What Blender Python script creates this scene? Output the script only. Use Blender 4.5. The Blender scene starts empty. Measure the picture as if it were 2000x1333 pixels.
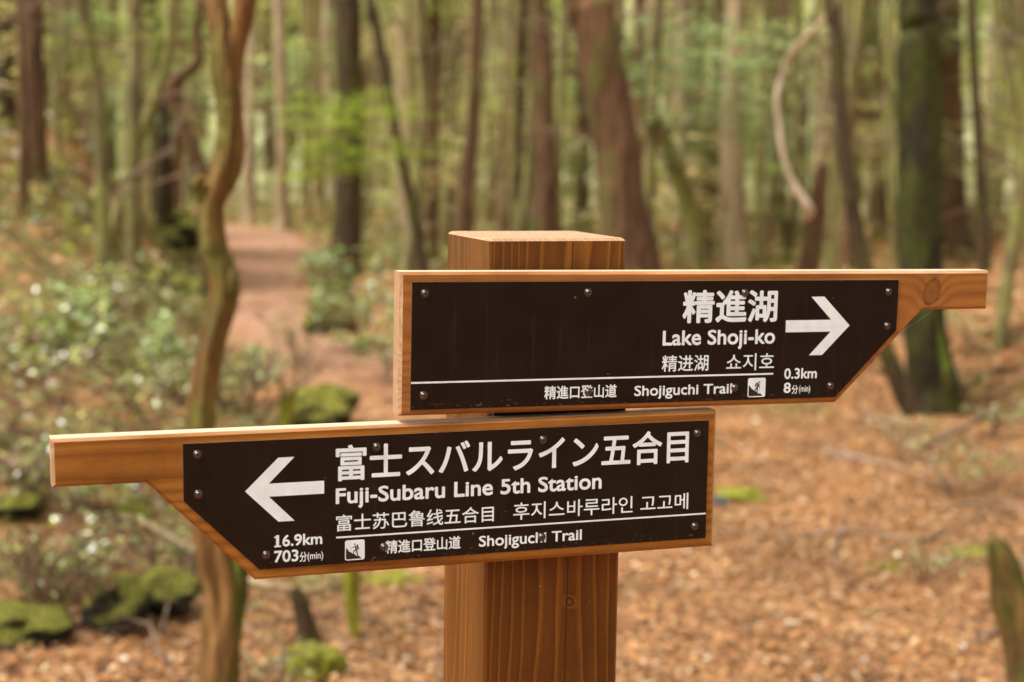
import bpy, math, random
import numpy as np
from mathutils import Vector, Matrix, noise

sc = bpy.context.scene
COL = sc.collection
rnd = random.Random(7)
R = math.radians

# ------------------------------------------------------------------ camera
CAMZ = 1.55
PITCH, ROLL, YAW = 0.11784, 0.01507, 0.32915
FPX = 3147.12
r0 = Vector((1, 0, 0)); f0 = Vector((0, math.cos(PITCH), -math.sin(PITCH))); u0 = Vector((0, math.sin(PITCH), math.cos(PITCH)))
r1 = r0*math.cos(ROLL) + u0*math.sin(ROLL); u1 = -r0*math.sin(ROLL) + u0*math.cos(ROLL)
CAM = Vector((0, 0, CAMZ))
cam = bpy.data.cameras.new("camera"); camo = bpy.data.objects.new("camera", cam); COL.objects.link(camo)
camo.matrix_world = Matrix(((r1.x, u1.x, -f0.x, CAM.x), (r1.y, u1.y, -f0.y, CAM.y), (r1.z, u1.z, -f0.z, CAM.z), (0, 0, 0, 1)))
cam.sensor_width = 36; cam.lens = 36*FPX/2000; cam.clip_start = .05; cam.clip_end = 900
cam.dof.use_dof = True; cam.dof.focus_distance = 1.31; cam.dof.aperture_fstop = 5.6
sc.camera = camo

# ------------------------------------------------------------------ light
SUN_EL, SUN_AZ = 60, 243      # azimuth clockwise from +Y: from behind the camera on its left
w = bpy.data.worlds.new("World"); sc.world = w; w.use_nodes = True
nt = w.node_tree; nt.nodes.clear()
sky = nt.nodes.new("ShaderNodeTexSky"); sky.sky_type = 'NISHITA'; sky.sun_disc = False
sky.sun_elevation = R(SUN_EL); sky.sun_rotation = R(SUN_AZ); sky.dust_density = 4; sky.air_density = 1.2; sky.ozone_density = .5
hs = nt.nodes.new("ShaderNodeHueSaturation"); hs.inputs['Saturation'].default_value = .18
tint = nt.nodes.new("ShaderNodeMix"); tint.data_type = 'RGBA'; tint.blend_type = 'MULTIPLY'; tint.inputs[0].default_value = 1
tint.inputs[7].default_value = (1.0, .995, .98, 1)     # thin warm overcast
bg = nt.nodes.new("ShaderNodeBackground"); bg.inputs[1].default_value = .11
wo = nt.nodes.new("ShaderNodeOutputWorld")
nt.links.new(sky.outputs[0], hs.inputs['Color']); nt.links.new(hs.outputs[0], tint.inputs[6])
nt.links.new(tint.outputs[2], bg.inputs[0]); nt.links.new(bg.outputs[0], wo.inputs[0])
sd = bpy.data.lights.new("sun", 'SUN'); sd.energy = 1.5; sd.angle = R(18); sd.color = (1, .975, .935)
so = bpy.data.objects.new("sun", sd); COL.objects.link(so)
sdir = Vector((math.sin(R(SUN_AZ))*math.cos(R(SUN_EL)), math.cos(R(SUN_AZ))*math.cos(R(SUN_EL)), math.sin(R(SUN_EL))))
so.rotation_euler = sdir.to_track_quat('Z', 'Y').to_euler(); so.location = (0, 0, 20)
sc.view_settings.view_transform = 'Standard'; sc.view_settings.look = 'None'; sc.view_settings.gamma = 1
sc.view_settings.exposure = 1.5
sc.render.engine = 'CYCLES'; sc.cycles.use_denoising = True
sc.cycles.max_bounces = 6; sc.cycles.transparent_max_bounces = 8

# ------------------------------------------------------------------ helpers
def px(x, y, Y):
    """point of the place seen at photo pixel x, y at depth Y (metres in front of the camera)"""
    d = r1*((x-1000)/FPX) + u1*((666.5-y)/FPX) + f0
    return CAM + d*(Y/d.y)

def mesh(name, V, F, mats=(), smooth=True, fmat=None):
    me = bpy.data.meshes.new(name); me.from_pydata([tuple(v) for v in V], [], F)
    for m in mats: me.materials.append(m)
    if fmat is not None: me.polygons.foreach_set('material_index', fmat)
    if smooth: me.polygons.foreach_set('use_smooth', [True]*len(me.polygons))
    me.update(); return me

def quads_mesh(name, V, mat, col=None, smooth=False):
    """V (n,4,3) quads, col (n,3) linear colour per quad"""
    n = len(V); me = bpy.data.meshes.new(name)
    me.vertices.add(n*4); me.vertices.foreach_set('co', np.ascontiguousarray(V, dtype=np.float32).ravel())
    me.loops.add(n*4); me.loops.foreach_set('vertex_index', np.arange(n*4, dtype=np.int32))
    me.polygons.add(n); me.polygons.foreach_set('loop_start', np.arange(0, n*4, 4, dtype=np.int32))
    me.materials.append(mat)
    me.update(calc_edges=True)
    if col is not None:
        a = me.color_attributes.new('tone', 'FLOAT_COLOR', 'POINT')
        c = np.ones((n, 4, 4), np.float32); c[:, :, :3] = col[:, None, :]
        a.data.foreach_set('color', c.ravel())
    return me

def obj(name, me, parent=None, loc=None, rot=None, **props):
    o = bpy.data.objects.new(name, me); COL.objects.link(o)
    if parent: o.parent = parent
    if loc is not None: o.location = loc
    if rot is not None: o.rotation_euler = rot
    for k, v in props.items(): o[k] = v
    return o

def empty(name, loc, rot=(0, 0, 0), **props):
    o = obj(name, None, None, loc, rot, **props); o.empty_display_size = .1; return o

# node expression helper
class N:
    def __init__(s, name):
        s.m = bpy.data.materials.new(name); s.m.use_nodes = True; s.t = s.m.node_tree; s.t.nodes.clear()
        s.out = s.t.nodes.new('ShaderNodeOutputMaterial')
    def n(s, t, **kw):
        x = s.t.nodes.new(t)
        for k, v in kw.items(): setattr(x, k, v)
        return x
    def put(s, sock, v):
        if isinstance(v, bpy.types.NodeSocket): s.t.links.new(v, sock)
        elif v is not None:
            if isinstance(v, tuple) and len(v) == 3 and sock.type == 'RGBA': v = v + (1,)
            sock.default_value = v
    def math(s, op, a, b=0., c=None):
        x = s.n('ShaderNodeMath', operation=op); s.put(x.inputs[0], a); s.put(x.inputs[1], b)
        if c is not None: s.put(x.inputs[2], c)
        return x.outputs[0]
    def obj(s): return s.n('ShaderNodeTexCoord').outputs['Object']
    def sep(s, v):
        x = s.n('ShaderNodeSeparateXYZ'); s.put(x.inputs[0], v); return x.outputs
    def comb(s, a, b, c):
        x = s.n('ShaderNodeCombineXYZ'); s.put(x.inputs[0], a); s.put(x.inputs[1], b); s.put(x.inputs[2], c); return x.outputs[0]
    def scale(s, v, sc_):
        x = s.n('ShaderNodeVectorMath', operation='MULTIPLY'); s.put(x.inputs[0], v); s.put(x.inputs[1], sc_); return x.outputs[0]
    def noise(s, v, scale, detail=3, rough=.55, w=None):
        x = s.n('ShaderNodeTexNoise'); s.put(x.inputs['Vector'], v); x.inputs['Scale'].default_value = scale
        x.inputs['Detail'].default_value = detail; x.inputs['Roughness'].default_value = rough; return x.outputs['Fac']
    def ramp(s, f, stops, interp='LINEAR'):
        x = s.n('ShaderNodeValToRGB'); x.color_ramp.interpolation = interp; s.put(x.inputs[0], f)
        el = x.color_ramp.elements
        while len(el) < len(stops): el.new(.5)
        for e, (p, c) in zip(el, stops): e.position = p; e.color = c if len(c) == 4 else tuple(c)+(1,)
        return x.outputs[0]
    def fr(s, f, a, b):
        return s.n_map(f, a, b)
    def n_map(s, f, a, b, c=0., d=1.):
        x = s.n('ShaderNodeMapRange'); s.put(x.inputs[0], f)
        for i, v in enumerate((a, b, c, d)): s.put(x.inputs[i+1], v)
        return x.outputs[0]
    def mix(s, f, a, b, mode='MIX'):
        x = s.n('ShaderNodeMix', data_type='RGBA', blend_type=mode); s.put(x.inputs[0], f); s.put(x.inputs[6], a); s.put(x.inputs[7], b); return x.outputs[2]
    def bump(s, h, st, dist):
        x = s.n('ShaderNodeBump'); x.inputs['Strength'].default_value = st; x.inputs['Distance'].default_value = dist; s.put(x.inputs['Height'], h); return x.outputs[0]
    def bsdf(s, col, rough=.6, normal=None, metal=0., spec=.5, coat=0., coatr=.3):
        b = s.n('ShaderNodeBsdfPrincipled'); s.put(b.inputs['Base Color'], col); s.put(b.inputs['Roughness'], rough)
        b.inputs['Metallic'].default_value = metal; b.inputs['Specular IOR Level'].default_value = spec
        b.inputs['Coat Weight'].default_value = coat; b.inputs['Coat Roughness'].default_value = coatr
        if normal is not None: s.put(b.inputs['Normal'], normal)
        return b.outputs[0]
    def done(s, sh):
        s.t.links.new(sh, s.out.inputs[0]); return s.m

def srgb(r, g, b):
    return tuple(((c/255)/12.92 if c <= 10 else ((c/255+.055)/1.055)**2.4) for c in (r, g, b))

# ------------------------------------------------------------------ materials of the signpost
def wood(name, axis, pith, ring, dark, mid, light, line=True, warp=.02, knots=(), seed=0., rough=.5, cracks=(), coat=.0, bleach_toplight=False, spec=.22):
    """oiled softwood: growth rings about a pith line; axis 0 or 2 = direction of the grain"""
    s = N(name); P = s.obj(); X = s.sep(P)
    stretch = (.12, 1, 1) if axis == 0 else (1, 1, .12)
    Ps = s.n('ShaderNodeVectorMath', operation='ADD'); s.put(Ps.inputs[0], s.scale(P, stretch)); Ps.inputs[1].default_value = (seed, seed*.7, seed*1.3)
    Ps = Ps.outputs[0]
    n1 = s.noise(Ps, 9, 2, .5)
    n2 = s.noise(Ps, 40, 2, .5)
    a, b = (X[1], X[2]) if axis == 0 else (X[0], X[1])
    da = s.math('SUBTRACT', a, pith[0]); db = s.math('SUBTRACT', b, pith[1])
    r = s.math('SQRT', s.math('ADD', s.math('MULTIPLY', da, da), s.math('MULTIPLY', db, db)))
    r = s.math('ADD', r, s.math('MULTIPLY', s.math('SUBTRACT', n1, .5), warp))
    r = s.math('ADD', r, s.math('MULTIPLY', s.math('SUBTRACT', n2, .5), warp*.12))
    kmask = None
    for (ku, kv, ra, rb, ang, push) in knots:      # in the plane of the face (x, z)
        dx = s.math('SUBTRACT', X[0], ku); dz = s.math('SUBTRACT', X[2], kv)
        c, sn = math.cos(ang), math.sin(ang)
        e1 = s.math('DIVIDE', s.math('ADD', s.math('MULTIPLY', dx, c), s.math('MULTIPLY', dz, sn)), ra)
        e2 = s.math('DIVIDE', s.math('SUBTRACT', s.math('MULTIPLY', dz, c), s.math('MULTIPLY', dx, sn)), rb)
        d = s.math('SQRT', s.math('ADD', s.math('MULTIPLY', e1, e1), s.math('MULTIPLY', e2, e2)))
        d = s.math('ADD', d, s.math('MULTIPLY', s.math('SUBTRACT', s.noise(P, 300, 2), .5), .25))
        g = s.math('EXPONENT', s.math('MULTIPLY', s.math('MULTIPLY', d, d), -.35))
        r = s.math('ADD', r, s.math('MULTIPLY', g, push))
        k = (d, s.n_map(d, 1.06, .98)); kmask = [k] if kmask is None else kmask+[k]
    ph = s.math('FRACT', s.math('DIVIDE', r, ring))
    if line: col = s.ramp(ph, [(0, dark), (.35, mid), (.70, mid), (.88, light), (.92, light), (1, dark)])
    else: col = s.ramp(ph, [(0, dark), (.12, mid), (.5, light), (.8, mid), (1, dark)])
    fs = (1, 14, 14) if axis == 0 else (14, 14, 1)
    fib = s.noise(s.scale(P, fs), 55, 4, .7)
    blot = s.noise(s.scale(P, stretch), 30, 3, .6)
    col = s.mix(1, col, s.ramp(fib, [(.25, (.80, .78, .76)), (.5, (1, 1, 1)), (.8, (1.12, 1.1, 1.08))]), 'MULTIPLY')
    col = s.mix(1, col, s.ramp(blot, [(.3, (.80, .78, .76)), (.6, (1.05, 1.05, 1.05))]), 'MULTIPLY')
    col = s.mix(1, col, s.ramp(s.noise(P, 7, 5, .65), [(.36, (.72, .68, .64)), (.5, (1, 1, 1)), (.72, (1.10, 1.08, 1.06))]), 'MULTIPLY')
    if kmask:
        for d, m in kmask:
            kc = s.ramp(s.math('ADD', s.math('MULTIPLY', d, .35), s.math('MULTIPLY', s.noise(P, 220, 4), .8)), [(.3, tuple(c*.60 for c in mid)), (.6, tuple(c*.85 for c in mid)), (.9, tuple(c*.55 for c in dark))])
            rim = s.n_map(s.math('ABSOLUTE', s.math('SUBTRACT', d, 1.0)), .16, .02)
            col = s.mix(m, col, kc)
            col = s.mix(s.math('MULTIPLY', rim, s.n_map(s.noise(P, 160, 2), .4, .6, .1, .6)), col, tuple(c*.25 for c in dark))
    for (kind, c0, lo, hi, hw) in cracks:          # fine drying checks along the grain
        al, ac = (X[0], X[2]) if axis == 0 else (X[2], X[0])
        wob = s.math('MULTIPLY', s.math('SUBTRACT', s.noise(Ps, 60, 2), .5), .006)
        dd = s.math('ABSOLUTE', s.math('SUBTRACT', s.math('ADD', ac, wob), c0))
        m = s.n_map(dd, hw, hw*.4)
        m = s.math('MULTIPLY', m, s.math('MULTIPLY', s.math('GREATER_THAN', al, lo), s.math('LESS_THAN', al, hi)))
        m = s.math('MULTIPLY', m, s.math('LESS_THAN', X[1], -.0 if kind == 'any' else kind))
        col = s.mix(s.math('MULTIPLY', m, .92), col, (.012, .006, .003))
    if bleach_toplight:                                     # upward faces paler: overhead sky light painted in, over worn bleached wood
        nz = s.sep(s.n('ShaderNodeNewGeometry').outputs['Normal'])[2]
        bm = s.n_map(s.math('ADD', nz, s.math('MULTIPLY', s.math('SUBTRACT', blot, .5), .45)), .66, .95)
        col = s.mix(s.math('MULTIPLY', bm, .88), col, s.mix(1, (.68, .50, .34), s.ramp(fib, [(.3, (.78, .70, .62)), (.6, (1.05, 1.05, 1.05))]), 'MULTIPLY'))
    # small pale specks of dust and chips
    spk = s.n('ShaderNodeTexVoronoi'); s.put(spk.inputs['Vector'], P); spk.inputs['Scale'].default_value = 110
    sm = s.math('LESS_THAN', spk.outputs['Distance'], s.n_map(s.noise(P, 31, 1), .60, .74, 0, .07))
    col = s.mix(s.math('MULTIPLY', sm, .7), col, (.55, .45, .35))
    h = s.math('ADD', s.math('MULTIPLY', fib, .7), s.math('MULTIPLY', ph, .35))
    return s.done(s.bsdf(col, s.n_map(fib, .3, .8, rough-.08, rough+.12), s.bump(h, .35, .0006), spec=spec, coat=coat, coatr=.38))

POST_CHECK = [(-.045, .008, .2, 1.6, .0006)]
M = {}
M['post'] = wood('post_wood', 2, (.012, .034), .0040, (.118, .036, .0045), (.145, .047, .0062), (.25, .090, .013), True, .030,
                 knots=[(.0155, 1.172, .0024, .0031, .3, .0035)], seed=1.3, cracks=[(-.055, .0125, .2, 1.6, .0006)], rough=.46)
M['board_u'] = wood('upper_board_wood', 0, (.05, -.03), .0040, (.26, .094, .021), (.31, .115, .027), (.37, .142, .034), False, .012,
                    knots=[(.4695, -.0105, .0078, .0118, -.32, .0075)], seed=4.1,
                    cracks=[(-.0275, -.0415, .42, .47, .00025), (-.0275, -.061, -.02, .003, .00025)], rough=.5, bleach_toplight=True)
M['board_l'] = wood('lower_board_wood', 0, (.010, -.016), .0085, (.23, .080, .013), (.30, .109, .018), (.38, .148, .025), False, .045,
                    knots=[], seed=8.6, rough=.46, bleach_toplight=True)

def endgrain():
    s = N('end_grain'); P = s.obj()
    n = s.noise(s.scale(P, (1, 1, 1)), 45, 3)
    X = s.sep(P)
    rr = s.math('SQRT', s.math('ADD', s.math('MULTIPLY', s.math('ADD', X[2], .02), s.math('ADD', X[2], .02)), s.math('MULTIPLY', s.math('ADD', X[1], .05), s.math('ADD', X[1], .05))))
    st = s.math('FRACT', s.math('MULTIPLY', s.math('ADD', s.math('ADD', rr, s.math('MULTIPLY', X[0], .8)), s.math('MULTIPLY', n, .012)), 260))
    col = s.ramp(st, [(0, (.34, .18, .085)), (.5, (.41, .235, .125)), (.8, (.46, .27, .15)), (1, (.34, .18, .085))])
    col = s.mix(1, col, s.ramp(s.noise(P, 120, 3, .7), [(.3, (.8, .78, .76)), (.7, (1.15, 1.15, 1.15))]), 'MULTIPLY')
    return s.done(s.bsdf(col, .75, s.bump(s.noise(P, 900, 3), .5, .0005)))
M['end'] = endgrain()

def plate_mat():
    s = N('brown_print'); P = s.obj()
    n = s.noise(P, 25, 4, .6); g = s.noise(P, 1500, 2)
    col = s.ramp(n, [(.3, (.0125, .0058, .0040)), (.7, (.017, .0082, .0056))])
    v = s.n('ShaderNodeTexVoronoi'); s.put(v.inputs['Vector'], P); v.inputs['Scale'].default_value = 120
    sm = s.math('LESS_THAN', v.outputs['Distance'], s.n_map(s.noise(P, 40, 1), .55, .72, 0, .10))
    col = s.mix(s.math('MULTIPLY', sm, .55), col, (.30, .22, .17))
    # scuffed line of dust near the bottom edge
    st_ = s.noise(s.scale(P, (1, 1, .06)), 160, 3, .6)
    col = s.mix(s.math('MULTIPLY', s.n_map(st_, .60, .80), .07), col, (.16, .11, .08))
    X = s.sep(P); low = s.n_map(X[2], -.092, -.0995)
    du = s.math('MULTIPLY', low, s.math('GREATER_THAN', s.noise(s.scale(P, (.35, 1, 1)), 700, 2), .66))
    col = s.mix(s.math('MULTIPLY', du, .35), col, (.32, .2, .13))
    return s.done(s.bsdf(col, s.n_map(n, .3, .7, .30, .44), s.bump(g, .10, .0002), spec=.16))
M['plate'] = plate_mat()
def simple(name, col, rough=.5, metal=0., bumps=None, spec=.5):
    s = N(name); P = s.obj(); n = s.noise(P, 80, 3)
    c = s.mix(1, col, s.ramp(n, [(.3, (.9, .9, .9)), (.7, (1.06, 1.06, 1.06))]), 'MULTIPLY')
    nb = s.bump(s.noise(P, bumps[0], 3), bumps[1], bumps[2]) if bumps else None
    return s.done(s.bsdf(c, rough, nb, metal, spec))
M['edge'] = simple('plate_edge_metal', (.55, .50, .52), .35, 1)
M['print'] = simple('white_film', (.80, .85, .90), .38)
M['ink'] = simple('dark_ink', (.015, .008, .006), .4)
M['pole'] = simple('grey_ink', (.30, .28, .26), .4)
M['screw'] = simple('bronze_screw', (.14, .105, .10), .26, 1, (400, .15, .0002))
M['recess'] = simple('screw_recess', (.01, .008, .008), .5)
M['spacer'] = simple('black_spacer', (.008, .007, .006), .8)
M['chip'] = simple('bare_resin', (.50, .26, .08), .35)

# ------------------------------------------------------------------ signpost
POST_H = CAMZ - .07114
S = .12; CH = .0022
# the frame fitted to the photograph: origin at the top middle of the post's front face
cy, sy = math.cos(YAW), math.sin(YAW)
cx0, cy0 = .46226, 1.2379
top_front = Vector((cx0*cy - cy0*sy, cx0*sy + cy0*cy, POST_H))
ax = Vector((cy, sy, 0)); ay = Vector((-sy, cy, 0))
root_loc = top_front + ay*.06; root_loc.z = 0
sign = empty('signpost', root_loc, (0, 0, YAW), category='signpost',
             label='square brown timber post carrying two dark arrow-shaped trail signs in white lettering')

def chamfer_prism(outline, y0, y1, c, mats, endf=None):
    """outline = inner front outline (x, z) counter-clockwise seen from the front; front at y0, back at y1"""
    n = len(outline); P = [Vector((a, b)) for a, b in outline]
    off = []
    for i in range(n):
        a, b, d = P[i-1], P[i], P[(i+1) % n]
        e1 = (b-a).normalized(); e2 = (d-b).normalized()
        n1 = Vector((e1.y, -e1.x)); n2 = Vector((e2.y, -e2.x))
        m = (n1+n2); m = m/(m.length_squared/2) if m.length > 1e-6 else n1
        off.append(b+m*c)
    V = []
    for ring, y in ((P, y0), (off, y0+c), (off, y1-c), (P, y1)):
        V += [(p.x, y, p.y) for p in ring]
    F = [list(range(n))]; fm = [0]
    for k in range(3):
        for i in range(n):
            j = (i+1) % n
            F.append([k*n+i, (k+1)*n+i, (k+1)*n+j, k*n+j])
            e = (P[j]-P[i]).normalized(); fm.append(1 if abs(e.y) > .95 else 0)
    F.append([3*n+i for i in reversed(range(n))]); fm.append(0)
    return V, F, fm

# post: prism with chamfered arrises and a chamfered top
def post_mesh():
    h = S/2; c = CH
    def ring(i, z):   # octagon with chamfered arrises, inset i
        a = h-i; k = c
        return [(-a+k, -a, z), (a-k, -a, z), (a, -a+k, z), (a, a-k, z), (a-k, a, z), (-a+k, a, z), (-a, a-k, z), (-a, -a+k, z)]
    zs = [(0, -.35), (0, POST_H-c), (c, POST_H)]
    V = []
    for i, z in zs: V += ring(i, z)
    F = []; fm = []
    for k in range(2):
        for i in range(8):
            j = (i+1) % 8
            F.append([k*8+i, k*8+j, (k+1)*8+j, (k+1)*8+i]); fm.append(0 if k == 0 else 1)
    F.append([16+i for i in range(8)]); fm.append(1)
    return mesh('post', V, F, (M['post'], M['end']), False, fm)
post = obj('post', post_mesh(), sign)
# knot standing slightly proud of the front face
def dome(name, r, h, mat, seg=14):
    V = [(0, -h, 0)]; F = []
    for k, (q, hh) in enumerate(((.5, .85), (.85, .5), (1, 0))):
        for i in range(seg):
            a = 2*math.pi*i/seg; V.append((r*q*math.cos(a), -h*hh, r*q*math.sin(a)*1.15))
    for i in range(seg): F.append([0, 1+(i+1) % seg, 1+i])
    for k in range(2):
        for i in range(seg):
            j = (i+1) % seg; F.append([1+k*seg+i, 1+k*seg+j, 1+(k+1)*seg+j, 1+(k+1)*seg+i])
    return mesh(name, V, F, (mat,))

# spacer between post and boards
def box(name, x0, x1, y0, y1, z0, z1, mat):
    V = [(x, y, z) for x in (x0, x1) for y in (y0, y1) for z in (z0, z1)]
    F = [[0, 1, 3, 2], [4, 6, 7, 5], [0, 4, 5, 1], [2, 3, 7, 6], [0, 2, 6, 4], [1, 5, 7, 3]]
    return mesh(name, V, F, (mat,), False)
obj('spacer', box('spacer', -.0570, .0585, -.0695, -.06, POST_H-.245, POST_H-.045, M['spacer']), sign)

T = .03
def text_mesh(body, u0_, u1_, vt, vb, mode='ink', bold=0., ref=None, mat=None, layer=0):
    """flat lettering filling u0..u1 (mm) and vt..vb (mm); mode 'cap' scales by cap height, 'ink' by the ink box"""
    def raw(s):
        c = bpy.data.curves.new('t', 'FONT'); c.body = s; c.size = 1; c.resolution_u = 4
        o = bpy.data.objects.new('t', c); COL.objects.link(o)
        dg = bpy.context.evaluated_depsgraph_get(); me = bpy.data.meshes.new_from_object(o.evaluated_get(dg))
        bpy.data.objects.remove(o); v = np.array([q.co[:] for q in me.vertices]); f = [list(p.vertices) for p in me.polygons]
        bpy.data.meshes.remove(me); bpy.data.curves.remove(c); return v, f
    v, f = raw(body)
    b = bold/1000
    if mode == 'cap':
        rv, _ = raw(ref or 'L'); ymin, ymax = 0., rv[:, 1].max()
        if ref in ('0', '3'): ymin = rv[:, 1].min()
    else: ymin, ymax = v[:, 1].min(), v[:, 1].max()
    xa, xb = v[:, 0].min(), v[:, 0].max()
    U0, U1, VT, VB = u0_/1000+b, u1_/1000-b, vt/1000-b, vb/1000+b
    if mode == 'cap' and ref is None:            # taller lower case, as in the signmaker's face
        y = v[:, 1]/ymax; v = v.copy(); v[:, 1] = ymax*np.where(y < .67, y*1.10, np.where(y < 1, .737+(y-.67)*.797, y))
    X = U0+(v[:, 0]-xa)/(xb-xa)*(U1-U0); Z = VB+(v[:, 1]-ymin)/(ymax-ymin)*(VT-VB)
    V = []; F = []
    offs = [(0, 0)] + ([(b*math.cos(a), b*math.sin(a)) for a in [math.pi/4*i+.001 for i in range(8)]] if b else [])
    for k, (ox, oz) in enumerate(offs):
        o = len(V); y = -(.0001 + .000012*k)
        V += [(x+ox, y, z+oz) for x, z in zip(X, Z)]; F += [[i+o for i in q] for q in f]
    return V, F

def poly_layer(pts, y):
    return [(a, y, b) for a, b in pts], [list(range(len(pts)))]

def join(*vf):
    V = []; F = []
    for v, f in vf:
        o = len(V); V += v; F += [[i+o for i in q] for q in f]
    return V, F

def screw_mesh():
    prof = [(.0034, 0), (.0034, .0004), (.0029, .0006), (.0027, .0006), (.00265, .0011), (.0022, .0019), (.0014, .0024), (.0006, .0024), (.0002, .0015)]
    seg = 24; V = []; F = []
    for r_, h in prof:
        for i in range(seg):
            a = 2*math.pi*i/seg; V.append((r_*math.cos(a), -h, r_*math.sin(a)))
    for k in range(len(prof)-1):
        for i in range(seg):
            j = (i+1) % seg; F.append([k*seg+i, k*seg+j, (k+1)*seg+j, (k+1)*seg+i])
    fm = [0]*len(F)
    for a in (0, math.pi/2):
        c, s_ = math.cos(a), math.sin(a); o = len(V)
        for (x, z) in ((-.00135, -.00026), (.00135, -.00026), (.00135, .00026), (-.00135, .00026)):
            V.append((x*c-z*s_, -.00246-(.00002 if a else 0), x*s_+z*c))
        F.append([o, o+1, o+2, o+3]); fm.append(1)
    return mesh('screw', V, F, (M['screw'], M['recess']), True, fm)
SCREW = screw_mesh()

def rounded(x0, x1, z0, z1, r_, seg=5):
    P = []
    for cx_, cz_, a0 in ((x0+r_, z0+r_, 180), (x1-r_, z0+r_, 270), (x1-r_, z1-r_, 0), (x0+r_, z1-r_, 90)):
        for k in range(seg+1):
            a = R(a0+90*k/seg); P.append((cx_+r_*math.cos(a), cz_+r_*math.sin(a)))
    return P

def build_board(name_lbl, sgn, loc, roll, wood_m, outline, texts, arrow, pic, line, screws, bars=()):
    # board-local frame: x along the board, z up, y = 0 at the front face of the board
    b = None
    ol = [(x*sgn/1000, z/1000) for x, z in outline]
    if sgn > 0: ol = ol[::-1]
    # counter-clockwise in (x, z) seen from the front
    ar = sum(ol[i][0]*ol[(i+1) % len(ol)][1]-ol[(i+1) % len(ol)][0]*ol[i][1] for i in range(len(ol)))
    if ar < 0: ol = ol[::-1]
    V, F, fm = chamfer_prism(ol, 0, .0205, .0024, None)
    me = mesh('sign_board', V, F, (wood_m, M['end']), False, fm)
    b = obj('sign_board', me, sign, (loc[0], -.06-T, POST_H+loc[1]), (0, -roll, 0), label=name_lbl)
    # plate 1 mm thick
    W, H, a_, b_ = 434.9, 100.65, 57.2, 57.0
    pl = [(0, 0), (W, 0), (W, -H+b_), (W-a_, -H), (0, -H)]
    pl = [(x*sgn/1000, z/1000) for x, z in pl]
    if sgn > 0: pl = pl[::-1]
    n = len(pl)
    V = [(x, -.0010, z) for x, z in pl] + [(x, 0.0001, z) for x, z in pl]
    F = [list(range(n))]+[[i, i+n, (i+1) % n+n, (i+1) % n] for i in range(n)]
    obj('plate', mesh('plate', V, F, (M['plate'], M['edge']), False, [0]+[1]*n), b)
    VF = []
    for t in texts: VF.append(text_mesh(*t[0], **t[1]))
    x0, x1, zc, th = line
    VF.append(poly_layer([(x0/1000, (zc-th/2)/1000), (x1/1000, (zc-th/2)/1000), (x1/1000, (zc+th/2)/1000), (x0/1000, (zc+th/2)/1000)], -.00012))
    for (xa, xb, za, zb) in bars:
        VF.append(poly_layer([(xa/1000, za/1000), (xb/1000, za/1000), (xb/1000, zb/1000), (xa/1000, zb/1000)], -.00025))
    V, F = join(*VF)
    obj('lettering', mesh('lettering', V, F, (M['print'],), False), b, (0, -.001, 0))
    ap = [(x*sgn/1000, z/1000) for x, z in arrow]
    if sgn > 0: ap = ap[::-1]
    # split the arrow in convex pieces: shaft + two head arms
    A = ap if sgn < 0 else ap
    V, F = poly_layer(ap, -.0001)
    obj('arrow', mesh('arrow', V, F, (M['print'],), False), b, (0, -.001, 0))
    # pictogram
    (p0, p1, q1, q0), hill, body = pic      # mm box and shapes in 0..1 (y down)
    def U(a, c): return ((p0+(p1-p0)*a)/1000, (q1+(q0-q1)*c)/1000)
    VFw = poly_layer(rounded(p0/1000, p1/1000, q0/1000, q1/1000, .0017), -.0001)
    V = list(VFw[0]); F = list(VFw[1]); fm = [0]
    def add(pts, y, mi):
        o = len(V); V.extend([(U(a, c)[0], y, U(a, c)[1]) for a, c in pts]); F.append([o+i for i in range(len(pts))]); fm.append(mi)
    add(hill, -.00014, 1)
    yy = [-.00016]
    def stroke(pa, pb, wa, wb, mi=1):
        d = Vector((pb[0]-pa[0], pb[1]-pa[1])).normalized(); nn = Vector((-d.y, d.x))
        P_ = []
        for k in range(7):
            a = math.pi*(k/6); v = Vector(pa) + (-d*math.sin(a)+nn*math.cos(a))*wa; P_.append((v.x, v.y))
        for k in range(7):
            a = math.pi*(k/6); v = Vector(pb) + (d*math.sin(a)-nn*math.cos(a))*wb; P_.append((v.x, v.y))
        yy[0] -= .00001; add(P_, yy[0], mi)
    for st in body: stroke(*st)
    me = mesh('pictogram', V, F, (M['print'], M['ink'], M['pole']), False, fm)
    obj('pictogram', me, b, (0, -.001, 0))
    for k, (x, z) in enumerate(screws):
        o = obj('screw', SCREW, b, (x/1000, -.001, z/1000), (0, rnd.uniform(0, 3), 0))
    return b

arrow = [(388.5, -38.9), (362.9, -13.9), (350.4, -13.9), (370.3, -33.8), (327.2, -33.8), (327.2, -44), (370.3, -44), (350.4, -64), (362.9, -64)]
texU = [
 (('精進湖', 231, 318.6, -7.6, -35.2), dict(bold=.75)),
 (('Lake Shoji-ko', 214.0, 317.5, -41.0, -53.4), dict(mode='cap', bold=.42)),
 (('精进湖', 214.0, 256.4, -61.5, -75.2), dict(bold=.18)),
 (('쇼지호', 272.8, 317.5, -61.3, -75.7), dict(bold=.1)),
 (('精進口登山道', 111.4, 174.5, -84.3, -95.3), dict(bold=.22)),
 (('Shojiguchi Trail', 190.1, 279.1, -86.3, -94.8), dict(mode='cap', bold=.26)),
 (('0.3km', 327.6, 358.9, -74.7, -84.0), dict(mode='cap', ref='0', bold=.30)),
 (('8', 327.6, 334.4, -86.9, -96.0), dict(mode='ink', bold=.30)),
 (('分', 335.3, 341.4, -89.2, -96.9), dict(bold=.12)),
 (('(min)', 342.3, 353.0, -89.6, -97.0), dict(bold=.06)),
]
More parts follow.
